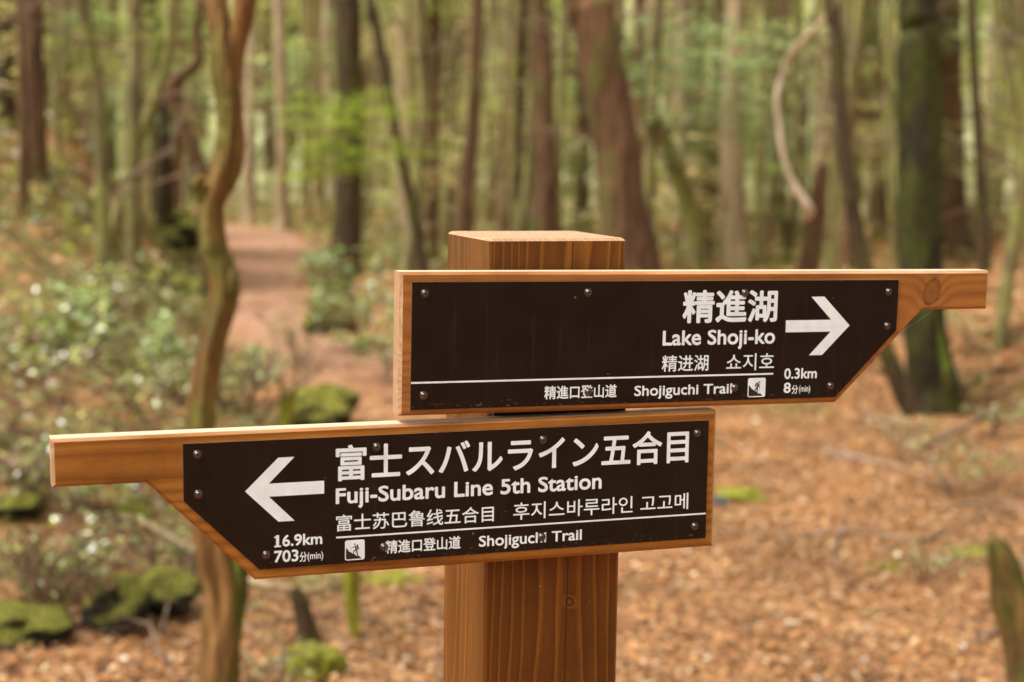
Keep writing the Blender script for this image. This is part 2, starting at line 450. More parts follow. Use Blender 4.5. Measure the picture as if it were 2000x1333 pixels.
texL = [
 (('富士スバルライン五合目', -318.1, -17.8, -6.5, -35.0), dict(bold=.55)),
 (('Fuji-Subaru Line 5th Station', -318.1, -95.6, -40.5, -52.9), dict(mode='cap', bold=.42)),
 (('富士苏巴鲁线五合目', -317.8, -188.5, -61.5, -74.8), dict(bold=.14)),
 (('후지스바루라인 고고메', -172.0, -17.0, -60.6, -74.7), dict(bold=.1)),
 (('精進口登山道', -278.3, -216.2, -84.5, -95.2), dict(bold=.22)),
 (('Shojiguchi Trail', -200.9, -112.2, -86.0, -94.8), dict(mode='cap', bold=.26)),
 (('1', -364.9, -362.5, -74.6, -83.9), dict(mode='ink', bold=.2)),
 (('6.9km', -360.0, -328.7, -74.6, -83.9), dict(mode='cap', ref='0', bold=.30)),
 (('703', -366.5, -347.4, -86.7, -96.2), dict(bold=.30)),
 (('分', -346.6, -340.9, -89.0, -97.0), dict(bold=.12)),
 (('(min)', -340.4, -328.0, -89.6, -97.0), dict(bold=.06)),
]
hillU = [(.05, .40), (.10, .41), (.16, .47), (.22, .56), (.28, .59), (.33, .635), (.38, .645), (.50, .73), (.56, .79), (.63, .82), (.74, .81), (.78, .88), (.86, .94), (.09, .945), (.05, .91)]
bodyU = [((.65, .225), (.65, .226), .045, .045), ((.585, .315), (.545, .46), .045, .04), ((.61, .33), (.635, .44), .028, .025), ((.635, .44), (.68, .505), .024, .02),
         ((.545, .46), (.53, .60), .04, .03), ((.53, .60), (.535, .77), .03, .025), ((.53, .47), (.40, .66), .035, .025), ((.515, .255), (.425, .41), .034, .04), ((.685, .51), (.612, .80), .006, .006, 2)]
hillL = [(.05, .39), (.125, .42), (.20, .55), (.27, .585), (.33, .62), (.40, .68), (.46, .695), (.585, .79), (.715, .80), (.77, .87), (.88, .935), (.09, .945), (.05, .91)]
bodyL = [((.49, .215), (.49, .216), .042, .042), ((.54, .325), (.56, .50), .035, .04), ((.525, .31), (.44, .36), .024, .02), ((.44, .36), (.32, .375), .018, .012), ((.56, .50), (.43, .545), .032, .024),
         ((.43, .545), (.425, .69), .022, .018), ((.57, .50), (.65, .80), .034, .022), ((.62, .26), (.66, .455), .038, .042), ((.31, .38), (.265, .575), .006, .006, 2)]
outU = [(-7, 5.5), (525, 5.4), (525, -23.8), (463, -23.8), (459.5, -24.8), (378.6, -103.2), (-6.8, -103.0)]
outL = [(-5.4, 5.6), (528, 5.2), (527.6, -26.1), (461, -26.1), (380, -106.6), (-5.6, -106.2)]
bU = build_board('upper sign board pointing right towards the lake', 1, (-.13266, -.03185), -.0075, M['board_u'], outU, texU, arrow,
                 ((293.7, 310.3, -82.3, -98.6), hillU, bodyU), (.2, 317.1, -79.1, 1.45),
                 [(10.4, -9.0), (147.2, -9.1), (287.7, -10.4), (425.6, -10.3), (425.7, -39.9), (372.7, -91.0), (281.6, -90.2), (149.6, -90.2), (10.7, -89.3)])
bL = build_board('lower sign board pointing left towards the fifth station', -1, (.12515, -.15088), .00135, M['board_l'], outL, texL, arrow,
                 ((-310.7, -294.9, -82.3, -98.4), hillL, bodyL), (-317.8, -.5, -79.5, 1.35),
                 [(-424.2, -8.6), (-423.7, -39.2), (-372.5, -89.6), (-285.4, -9.3), (-147.2, -9.9), (-10.2, -10.7), (-10.2, -90.0), (-279.3, -89.7), (-147.2, -90.1)], [(-366.3, -361.1, -84.0, -82.8), (-366.2, -363.5, -76.7, -75.5)])
# bare patches of print torn off by the screws
def blotch(parent, x, z, r_, seed):
    q = random.Random(seed); P_ = []
    for k in range(12):
        a = 2*math.pi*k/12; rr = r_*q.uniform(.75, 1.2); P_.append(((x/1000+rr*math.cos(a)), (z/1000+rr*math.sin(a))))
    V, F = poly_layer(P_, -.00023)
    obj('torn_print', mesh('torn_print', V, F, (M['ink'],), False), parent, (0, -.001, 0))
blotch(bU, 149.6, -90.9, .0026, 1)
for i, (x, z) in enumerate(((-278.6, -90.2), (-146.8, -90.9))): blotch(bL, x, z, .0026, i+5)
# cobweb thread slung under the upper board's arm
def tube_vf(pts, rad, sides=6, cap=True, nz=0., seed=0, freq=6.):
    pts = [Vector(p) for p in pts]; V = []; F = []; n = len(pts)
    tn = (pts[1]-pts[0]).normalized(); ref = tn.orthogonal().normalized()
    for i, p in enumerate(pts):
        t = (pts[min(i+1, n-1)]-pts[max(i-1, 0)]).normalized()
        ref = (ref - t*ref.dot(t)).normalized(); bn = t.cross(ref); r_ = rad[i] if hasattr(rad, '__len__') else rad
        for k in range(sides):
            a = 2*math.pi*k/sides; d = ref*math.cos(a)+bn*math.sin(a); q = r_
            if nz: q *= 1+nz*noise.noise(Vector((d.x*1.5+seed, d.y*1.5, p.length*freq*.35+seed*3))) + nz*.5*noise.noise(Vector((d.x*5+seed, d.y*5, p.length*freq)))
            V.append(p+d*q)
    for i in range(n-1):
        for k in range(sides):
            j = (k+1) % sides; F.append([i*sides+k, i*sides+j, (i+1)*sides+j, (i+1)*sides+k])
    if cap: F.append([k for k in reversed(range(sides))]); F.append([(n-1)*sides+k for k in range(sides)])
    return V, F
M['silk'] = simple('silk', (.75, .72, .68), .5)
V, F = tube_vf([(.4375, .004, -.048), (.46, .004, -.0365), (.477, .004, -.0245)], .00004, 4)
obj('cobweb', mesh('cobweb', V, F, (M['silk'],)), bU)
V, F = dome('k', .0028, .0012, M['chip']).vertices, None
kn = obj('knot', dome('knot', .0017, .0009, M['post']), post, (.0155, -.06, 1.172))
# ------------------------------------------------------------------ terrain
def sstep(e0, e1, x):
    t = np.clip((x-e0)/(e1-e0), 0, 1); return t*t*(3-2*t)
def vnoise(x, y, s, seed):
    """smooth value noise, numpy"""
    rg = np.random.default_rng(seed); G = rg.random((64, 64))
    u = x/s+17.3; v = y/s+9.1; iu = np.floor(u).astype(int); iv = np.floor(v).astype(int)
    fu = u-iu; fv = v-iv; fu = fu*fu*(3-2*fu); fv = fv*fv*(3-2*fv)
    g = lambda a, b: G[a % 64, b % 64]
    return (g(iu, iv)*(1-fu)+g(iu+1, iv)*fu)*(1-fv)+(g(iu, iv+1)*(1-fu)+g(iu+1, iv+1)*fu)*fv
PATH = np.array([(1.9, -4), (1.5, 2), (1.1, 5), (.5, 8.5), (-.75, 10.5), (-2.05, 13.5), (-2.9, 18), (-3.5, 23.7), (-4.7, 29), (-7.5, 33.5), (-13, 37)], float)
PW = np.array([1.8, 1.6, 1.4, 1.15, .75, .42, .5, .62, .75, .9, .9])
def path_d(x, y):
    """signed-ish distance to the path edge (negative inside)"""
    best = np.full(np.shape(x), 1e9)
    for i in range(len(PATH)-1):
        a, b = PATH[i], PATH[i+1]; d = b-a; L = d@d
        t = np.clip(((x-a[0])*d[0]+(y-a[1])*d[1])/L, 0, 1)
        dd = np.hypot(x-a[0]-t*d[0], y-a[1]-t*d[1])-(PW[i]*(1-t)+PW[i+1]*t)
        best = np.minimum(best, dd)
    return best
def height(x, y):
    x = np.asarray(x, float); y = np.asarray(y, float)
    pd = path_d(x, y)
    off = sstep(0, 1.6, pd)
    rough = ((vnoise(x, y, 1.3, 1)-.5)*.30+(vnoise(x, y, .45, 2)-.5)*.12)*(1+.9*sstep(-.6, -2, x))
    h = off*rough*sstep(3, 8, y)*1.0 + (vnoise(x, y, .5, 3)-.5)*.02
    m = np.exp(-(((x+5.3)/3.2)**2+((y-17)/4.2)**2))       # mossy mound left of the path
    h = h + off*sstep(-.7, -3.2, x)*sstep(4, 7.5, y)*(1-sstep(22, 32, y))*(.42+rough*.5)
    h = h + m*1.25*(1+.5*(vnoise(x, y, 1.1, 4)-.5))*off
    m2 = np.exp(-(((x-7.5)/3.5)**2+((y-15)/7)**2)); h = h+m2*.25 + sstep(2.0, 5.5, x-.06*y)*sstep(4, 9, y)*(1-sstep(20, 34, y))*(.62+rough*1.6)
    h = h + sstep(45, 130, y)*16 + sstep(0, 1, np.abs(x)/60-.35)*3
    return h
def ground_z(x, y): return float(height(np.array([x]), np.array([y]))[0])

def grid_axis(stops):
    out = []
    for (a, b, st) in stops: out += list(np.arange(a, b, st))
    return np.array(out+[stops[-1][1]])
gx = np.concatenate([-grid_axis([(4.5, 10, .16), (10, 25, .6), (25, 160, 6)])[::-1], grid_axis([(-4.4, 4.5, .08)])[:-1], grid_axis([(4.5, 10, .16), (10, 25, .6), (25, 160, 6)])])
gy = grid_axis([(-30, -2, 2), (-2, 3, .3), (3, 16, .085), (16, 30, .2), (30, 60, .8), (60, 210, 5)])
GX, GY = np.meshgrid(gx, gy); GZ = height(GX, GY)
nx, ny = len(gx), len(gy)
me = bpy.data.meshes.new('forest_floor')
Vn = np.stack([GX, GY, GZ], -1).reshape(-1, 3)
me.vertices.add(len(Vn)); me.vertices.foreach_set('co', Vn.astype(np.float32).ravel())
i0 = (np.arange(ny-1)[:, None]*nx+np.arange(nx-1)[None, :]).ravel()
FQ = np.stack([i0, i0+1, i0+nx+1, i0+nx], -1)
me.loops.add(FQ.size); me.loops.foreach_set('vertex_index', FQ.astype(np.int32).ravel())
me.polygons.add(len(FQ)); me.polygons.foreach_set('loop_start', np.arange(0, FQ.size, 4, dtype=np.int32))
me.update(calc_edges=True); me.polygons.foreach_set('use_smooth', [True]*len(FQ))
PD = path_d(GX, GY)
pathm = 1-sstep(-.25, .15, PD+ (vnoise(GX, GY, .4, 11)-.5)*.3)
farp = sstep(9, 12, GY)
def green_mask(x, y):
    g = sstep(.45, .72, vnoise(x, y, .9, 21)*.65+vnoise(x, y, .28, 22)*.35 + sstep(-.2, -1.6, x)*.14*sstep(5, 8, y) + sstep(-3, -5, x)*.14 + sstep(16, 30, y)*.14 + sstep(55, 90, y)*.3 - sstep(.3, 1.4, x)*.13*(1-sstep(12, 20, y)))
    return g*sstep(-.1, .5, path_d(x, y))
gm = np.maximum(green_mask(GX, GY), sstep(29, 36, GY))
att = me.color_attributes.new('zone', 'FLOAT_COLOR', 'POINT')
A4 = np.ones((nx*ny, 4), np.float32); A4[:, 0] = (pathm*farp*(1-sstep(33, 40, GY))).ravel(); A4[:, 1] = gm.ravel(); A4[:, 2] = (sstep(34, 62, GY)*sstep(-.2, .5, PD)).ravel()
att.data.foreach_set('color', A4.ravel())
def ground_mat():
    s = N('forest_soil'); P = s.obj()
    z = s.n('ShaderNodeAttribute', attribute_name='zone'); zz = s.n('ShaderNodeSeparateColor'); s.put(zz.inputs[0], z.outputs['Color'])
    v = s.n('ShaderNodeTexVoronoi'); s.put(v.inputs['Vector'], P); v.inputs['Scale'].default_value = 26
    vc = s.n('ShaderNodeSeparateColor'); s.put(vc.inputs[0], v.outputs['Color'])
    lit = s.ramp(vc.outputs[0], [(0, (.16, .076, .032)), (.3, (.29, .138, .055)), (.6, (.38, .185, .075)), (.85, (.46, .260, .120)), (1, (.26, .110, .040))])
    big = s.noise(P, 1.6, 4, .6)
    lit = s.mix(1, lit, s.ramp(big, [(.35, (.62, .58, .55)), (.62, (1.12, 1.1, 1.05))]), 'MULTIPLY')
    pth = s.ramp(s.noise(P, 6, 4, .65), [(.3, (.29, .145, .080)), (.7, (.40, .215, .125))])
    col = s.mix(zz.outputs[0], lit, pth)
    mossn = s.noise(P, 7, 4, .6)
    moss = s.ramp(mossn, [(.3, (.035, .030, .012)), (.48, (.10, .092, .025)), (.62, (.19, .185, .045)), (.75, (.30, .30, .10))])
    mm = s.math('MULTIPLY', zz.outputs[1], s.n_map(s.noise(P, 11, 3, .6), .38, .55))
    col = s.mix(s.math('MULTIPLY', mm, .85), col, moss)
    col = s.mix(zz.outputs[2], col, s.ramp(s.noise(P, .35, 5, .7), [(.3, (.36, .36, .16)), (.5, (.56, .56, .29)), (.7, (.72, .69, .44))]))  # ground paler with distance: haze and open light put into the colour
    h = s.math('ADD', s.math('MULTIPLY', v.outputs['Distance'], -1), s.noise(P, 60, 3))
    return s.done(s.bsdf(col, .85, s.bump(h, .6, .02), spec=.25))
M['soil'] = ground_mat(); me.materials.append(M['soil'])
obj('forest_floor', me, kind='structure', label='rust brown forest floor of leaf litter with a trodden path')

# ------------------------------------------------------------------ plant materials
def leaf_mat(name, rough=.5, trans=.45, tint=(1, 1, 1), spec=.5):
    s = N(name)
    a = s.n('ShaderNodeAttribute', attribute_name='tone'); oi = s.n('ShaderNodeObjectInfo')
    c = s.mix(1, a.outputs['Color'], s.ramp(oi.outputs['Random'], [(0, tuple(.8*t for t in tint)), (1, tuple(1.15*t for t in tint))]), 'MULTIPLY')
    b = s.bsdf(c, rough, spec=spec)
    t = s.n('ShaderNodeBsdfTranslucent'); s.put(t.inputs[0], s.mix(1, c, (1.1, 1.15, .6), 'MULTIPLY'))
    mx = s.n('ShaderNodeMixShader'); mx.inputs[0].default_value = trans; s.put(mx.inputs[1], b); s.put(mx.inputs[2], t.outputs[0])
    return s.done(mx.outputs[0])
M['leaf'] = leaf_mat('green_leaf')
M['gloss'] = leaf_mat('glossy_leaf', .28, .25, spec=.8)
M['litter'] = leaf_mat('dead_leaf', .6, .1, spec=.35)
M['far'] = leaf_mat('far_foliage', .6, .5)

def bark(name, c1, c2, moss=0., mosscol=(.10, .12, .02), patch=None, scale=1.):
    s = N(name); P = s.obj()
    st = s.scale(P, (1, 1, .13))
    n = s.noise(st, 26*scale, 5, .65); n2 = s.noise(s.scale(P, (1, 1, .4)), 3.2, 4, .6)
    col = s.ramp(n, [(.30, tuple(.45*c for c in c1)), (.5, c1), (.72, c2)])
    col = s.mix(1, col, s.ramp(n2, [(.3, (.75, .74, .72)), (.7, (1.15, 1.15, 1.15))]), 'MULTIPLY')
    if patch: col = s.mix(s.n_map(s.noise(s.scale(P, (1, 1, .35)), 6, 3, .5), .52, .62), col, patch)
    if moss:
        mf = s.n_map(s.noise(s.scale(P, (1, 1, .5)), 5.5, 4, .6), .62-moss*.35, .70-moss*.25)
        mc = s.ramp(s.noise(P, 30, 3), [(.3, tuple(.5*c for c in mosscol)), (.7, tuple(1.3*c for c in mosscol))])
        col = s.mix(mf, col, mc)
    return s.done(s.bsdf(col, .85, s.bump(n, .7, .02), spec=.2))
M['cedar'] = bark('brown_bark', (.110, .056, .026), (.230, .125, .060), .18, (.12, .105, .028))
M['deepbark'] = bark('deep_brown_bark', (.060, .037, .018), (.130, .082, .040), .35, (.075, .068, .014))
M['farcedar'] = bark('red_brown_bark', (.21, .112, .056), (.37, .215, .115), .12, (.24, .20, .075))  # lighter copy of the brown bark, distance haze put into the colour
M['darkbark'] = bark('dark_bark', (.070, .042, .018), (.14, .085, .036), .35, (.09, .085, .018))
M['mossbark'] = bark('mossy_bark', (.028, .021, .010), (.075, .055, .024), .50, (.052, .054, .009))
M['greenbark'] = bark('grey_green_bark', (.17, .135, .055), (.32, .26, .115), .45, (.23, .22, .055))
M['orangebark'] = bark('orange_brown_bark', (.20, .098, .030), (.40, .215, .075), .40, (.16, .14, .030), (.10, .062, .026), 1.6)
M['palebark'] = bark('pale_bark', (.37, .265, .15), (.53, .41, .25), .15, (.36, .32, .15))
M['bleach_toplight'] = bark('bleached_wood', (.66, .50, .36), (.80, .66, .50))
M['greenmoss'] = bark('green_moss', (.09, .115, .012), (.21, .27, .03), .5, (.07, .065, .014))
M['peat'] = simple('dark_peat', (.035, .028, .018), .9, 0, (40, .6, .02))
M['twig'] = bark('dry_twig', (.20, .125, .075), (.34, .235, .155))
M['brightmoss'] = bark('bright_moss', (.24, .23, .020), (.44, .43, .06), 0)

def rock_mat():
    s = N('mossy_rock'); P = s.obj(); g = s.n('ShaderNodeNewGeometry'); nz = s.sep(g.outputs['Normal'])[2]
    rk = s.ramp(s.noise(P, 9, 4, .6), [(.3, (.018, .016, .012)), (.7, (.055, .048, .035))])
    ms = s.ramp(s.noise(P, 14, 4, .6), [(.34, (.040, .038, .008)), (.48, (.15, .14, .022)), (.62, (.36, .34, .050))])
    f = s.n_map(s.math('ADD', nz, s.math('MULTIPLY', s.math('SUBTRACT', s.noise(P, 6, 3), .5), 1.5)), -.0, .75)
    return s.done(s.bsdf(s.mix(f, rk, ms), .9, s.bump(s.noise(P, 90, 4, .7), .8, .012), spec=.15))
M['rock'] = rock_mat()
M['wetrock'] = simple('dark_stone', (.05, .048, .055), .45, 0, (40, .5, .01))

# ------------------------------------------------------------------ leaf quads
NR = np.random.default_rng(5)
def leaf_quads(C_, size, up=.5, rg=NR, aspect=1.7, curl=0.):
    """C_ (n,3) centres; size (n,); folded quads with random directions, up = how level they lie"""
    n = len(C_); az = rg.uniform(0, 2*np.pi, n)
    nrm = rg.normal(size=(n, 3)); nrm /= np.linalg.norm(nrm, axis=1)[:, None]; nrm[:, 2] = np.abs(nrm[:, 2])
    nrm = nrm*(1-up)+np.array([0, 0, 1.])*up; nrm /= np.linalg.norm(nrm, axis=1)[:, None]
    a = np.stack([np.cos(az), np.sin(az), np.zeros(n)], 1); t = a-nrm*(a*nrm).sum(1)[:, None]; t /= np.linalg.norm(t, axis=1)[:, None]
    b = np.cross(nrm, t); L = size[:, None]*.5; Wd = L/aspect
    lift = nrm*(size[:, None]*curl)
    return np.stack([C_-t*L, C_-b*Wd+lift, C_+t*L, C_+b*Wd+lift], 1)
def palette(n, cols, wts, jit=.12, rg=NR):
    cols = np.array(cols); i = rg.choice(len(cols), n, p=np.array(wts)/sum(wts)); c = cols[i]*rg.uniform(1-jit*1.5, 1+jit*1.5, (n, 1))*rg.uniform(1-jit*.4, 1+jit*.4, (n, 3)); return c
DEAD = [(.41, .195, .068), (.49, .260, .102), (.28, .130, .048), (.56, .36, .18), (.13, .060, .025), (.41, .155, .042), (.60, .48, .34)]
# leaf litter on the ground
def scatter(n, y0, y1, spread=.36, pad=.35, p=1.):
    u = NR.random(n)**p; Y = y0+(y1-y0)*u; X = NR.uniform(-1, 1, n)*(Y*spread+pad); return X, Y
X, Y = scatter(120000, 3.4, 11.5, p=.75); keep = NR.random(len(X)) < np.where(path_d(X, Y)*(Y > 9) < -.05*(Y > 9), .25, 1); X, Y = X[keep], Y[keep]
keep = NR.random(len(X)) < 1-.75*green_mask(X, Y); X, Y = X[keep], Y[keep]
Z = height(X, Y)+NR.uniform(.002, .018, len(X))
sz = NR.uniform(.012, .038, len(X))*np.where(NR.random(len(X)) < .06, 1.5, 1)
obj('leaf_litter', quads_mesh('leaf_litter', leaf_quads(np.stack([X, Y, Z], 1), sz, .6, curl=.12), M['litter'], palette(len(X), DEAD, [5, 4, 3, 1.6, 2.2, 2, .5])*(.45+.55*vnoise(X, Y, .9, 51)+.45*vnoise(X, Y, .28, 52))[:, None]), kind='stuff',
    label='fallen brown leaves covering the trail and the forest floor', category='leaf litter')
X, Y = scatter(26000, 11, 34); keep = NR.random(len(X)) < np.where(path_d(X, Y) < 0, .12, 1); X, Y = X[keep], Y[keep]
sz = NR.uniform(.05, .11, len(X)); Z = height(X, Y)+NR.uniform(.004, .04, len(X))
far_dead = quads_mesh('far_litter', leaf_quads(np.stack([X, Y, Z], 1), sz, .6), M['litter'], palette(len(X), DEAD+[(.16, .18, .05), (.26, .30, .09)], [5, 4, 3, 1.6, 1.6, 2, .3, 3, 2]))
obj('far_litter', far_dead, kind='stuff', label='blurred brown and olive litter farther back between the trees', category='leaf litter')
# low green ground cover (moss, seedlings)
GREENS = [(.17, .155, .04), (.27, .27, .07), (.40, .41, .14), (.13, .14, .05), (.26, .16, .06), (.50, .50, .22)]
def cover(name, n, y0, y1, size, lbl, thr=.35, hi=.06, cols=GREENS, w=(3, 4, 3, 3, 3, 1), mat='leaf', xr=None):
    X, Y = scatter(n, y0, y1)
    if xr: X = NR.uniform(xr[0], xr[1], n)*Y
    k = green_mask(X, Y) > thr+NR.uniform(-.2, .2, len(X)); X, Y = X[k], Y[k]
    Z = height(X, Y)+NR.uniform(.004, hi, len(X)); sz = NR.uniform(*size, len(X))
    return obj(name, quads_mesh(name, leaf_quads(np.stack([X, Y, Z], 1), sz, .35, curl=.1), M[mat], palette(len(X), cols, w)), kind='stuff', label=lbl, category='ground cover')
cover('ground_cover', 52000, 4, 16, (.014, .05), 'green seedlings and moss in patches on the near forest floor', .4)
cover('far_ground_cover', 50000, 13, 60, (.06, .16), 'pale green low growth beneath the far trees', .25, .22)
# dry twigs on the floor
VF = []
for k in range(520):
    Yk = 4+9*rnd.random()**.8; Xk = rnd.uniform(-.36, .36)*Yk
    if rnd.random() < .5: Xk = -abs(Xk)
    if path_d(np.array([Xk]), np.array([Yk]))[0] < .1 and rnd.random() < .85: continue
    a = rnd.uniform(0, 6.28); L = rnd.uniform(.1, .5); P_ = []
    for q in range(4):
        t = q/3; x = Xk+math.cos(a)*L*t; y = Yk+math.sin(a)*L*t; P_.append((x, y, ground_z(x, y)+.015+.12*t*rnd.random()*(k % 3 == 0))); a += rnd.uniform(-.5, .5)
    VF.append(tube_vf(P_, [rnd.uniform(.003, .007)]*3+[.002], 4, False))
V, F = join(*VF)
obj('fallen_twigs', mesh('fallen_twigs', V, F, (M['twig'],)), kind='stuff', label='dry pale twigs strewn over the floor left and right of the trail', category='twigs')

# ------------------------------------------------------------------ trees
def smooth_path(P_, m=6):
    P_ = [Vector(p) for p in P_]; out = []
    for i in range(len(P_)-1):
        a = P_[max(i-1, 0)]; b = P_[i]; c = P_[i+1]; d = P_[min(i+2, len(P_)-1)]
        for k in range(m):
            t = k/m; out.append(.5*((2*b)+(c-a)*t+(2*a-5*b+4*c-d)*t*t+(3*b-a-3*c+d)*t**3))
    out.append(P_[-1]); return out
def stem_mesh(name, pts, rad, mat, sides=14, m=5, nz=.18, seed=0, flare=0.):
    P_ = smooth_path(pts, m); n = len(pts); rr = []
    for i in range(len(P_)):
        t = i/(len(P_)-1)*(n-1); k = min(int(t), n-2); rr.append(rad[k]*(1-(t-k))+rad[k+1]*(t-k))
    if flare:
        z0 = P_[-1].z
        for i, p in enumerate(P_): rr[i] *= 1+flare*math.exp(-max(0, p.z-z0-.15)/.22)
    V, F = tube_vf(P_, rr, sides, True, nz, seed)
    return mesh(name, V, F, (mat,))
def tree(name, label, Y, line, mat, group=None, cat='tree', flare=.5, up=3.5, limbs=(), sides=14, nz=.18, seed=None, foliage=None, base=None):
    """line = [(px, py, width px), ...] from the top down to near the ground"""
    seed = len(line)*1.7+Y+line[0][0]*.01 if seed is None else seed
    pts = [px(x, y, Y) for x, y, w_ in line]; rad = [w_/2*Y/FPX for x, y, w_ in line]
    d = (pts[0]-pts[1]).normalized(); d = (d+Vector((0, 0, 1))).normalized()
    pts = [pts[0]+d*up] + pts; rad = [rad[0]*.72]+rad
    e = pts[-1]; dn = (pts[-1]-pts[-2]).normalized()
    if base: gx_, gy_ = base
    else:
        gz = ground_z(e.x, e.y); k = max(0., (e.z-gz)/max(.3, -dn.z)); gx_, gy_ = e.x+dn.x*k, e.y+dn.y*k
    gz = ground_z(gx_, gy_)
    if e.z > gz+.05: pts.append(Vector((gx_, gy_, gz))); rad.append(rad[-1]*1.05)
    pts.append(pts[-1]+Vector((0, 0, -.25))); rad.append(rad[-1])
    props = dict(label=label, category=cat)
    if group: props['group'] = group
    root = empty(name, (gx_, gy_, gz), **props)
    off = root.location.copy()
    loc = [p-off for p in pts]
    obj('trunk', stem_mesh('trunk', loc, rad, mat, sides, 5, nz, seed, flare), root)
    for (ln) in limbs:
        Yl = ln.get('Y', Y); lp = [px(x, y, Yl+dy)-off for x, y, w_, dy in ln['p']]; lr = [w_/2*Yl/FPX for x, y, w_, dy in ln['p']]
        obj('limb', stem_mesh('limb', lp, lr, ln.get('mat', mat), 10, 5, nz, seed+3), root)
    if foliage: add_sprays(root, foliage)
    return root

def spray_mesh(name, n, rx, ry, rz, size, cols, wts, mat, layers=5, rg=None, branchlets=True):
    """a bough: leaves gathered in level layers around a few drooping branchlets"""
    rg = rg or NR; C_ = []
    nb = layers*4
    for b in range(nb):
        z = rg.uniform(-rz, rz); a = rg.uniform(0, 6.28); rr = rg.uniform(.1, 1)
        cx_, cy_ = rx*rr*math.cos(a)*.6, ry*rr*math.sin(a)*.6; a2 = rg.uniform(0, 6.28); L = rg.uniform(.35, .8)*rx
        m = n//nb; t = rg.uniform(-1, 1, m); wd = (1-np.abs(t))*.35*rx
        x = cx_+math.cos(a2)*t*L+rg.normal(0, 1, m)*wd*.5*abs(math.sin(a2)); y = cy_+math.sin(a2)*t*L*ry/rx+rg.normal(0, 1, m)*wd*.5
        C_.append(np.stack([x, y, z-(t**2)*rz*.25+rg.normal(0, rz*.05, m)], 1))
    C_ = np.concatenate(C_)
    return quads_mesh(name, leaf_quads(C_, rg.uniform(size[0], size[1], len(C_)), .6, rg, 1.5), mat, palette(len(C_), cols, wts, rg=rg))
def add_sprays(root, fol):
    for f in fol:
        x, y, Y_, rx, rz, kind = f
        p = px(x, y, Y_)-root.location
        o = obj('bough', SPRAY[kind], root, p, (0, 0, rnd.uniform(0, 6.28))); o.scale = (rx, rx, rz)
YG = [(.36, .46, .04), (.50, .60, .07), (.26, .38, .04), (.62, .66, .18)]
BG = [(.28, .38, .22), (.42, .52, .34), (.56, .64, .46), (.15, .21, .11)]
OG = [(.38, .43, .16), (.54, .58, .26), (.68, .70, .40), (.24, .28, .09)]
SPRAY = {
 'maple': spray_mesh('maple_bough', 900, 1, 1, 1, (.06, .12), YG, (4, 4, 2, 1), M['leaf'], 6),
 'fir': spray_mesh('fir_bough', 1300, 1, 1, 1, (.05, .11), BG, (3, 4, 3, 2), M['leaf'], 8),
 'dry': spray_mesh('dry_bough', 900, 1, 1, 1, (.05, .11), [(.62, .48, .30), (.74, .62, .42), (.50, .36, .20), (.50, .50, .22)], (3, 3, 2, 2), M['leaf'], 8),
 'olive': spray_mesh('olive_bough', 1100, 1, 1, 1, (.06, .13), OG, (3, 4, 3, 1), M['leaf'], 8),
}

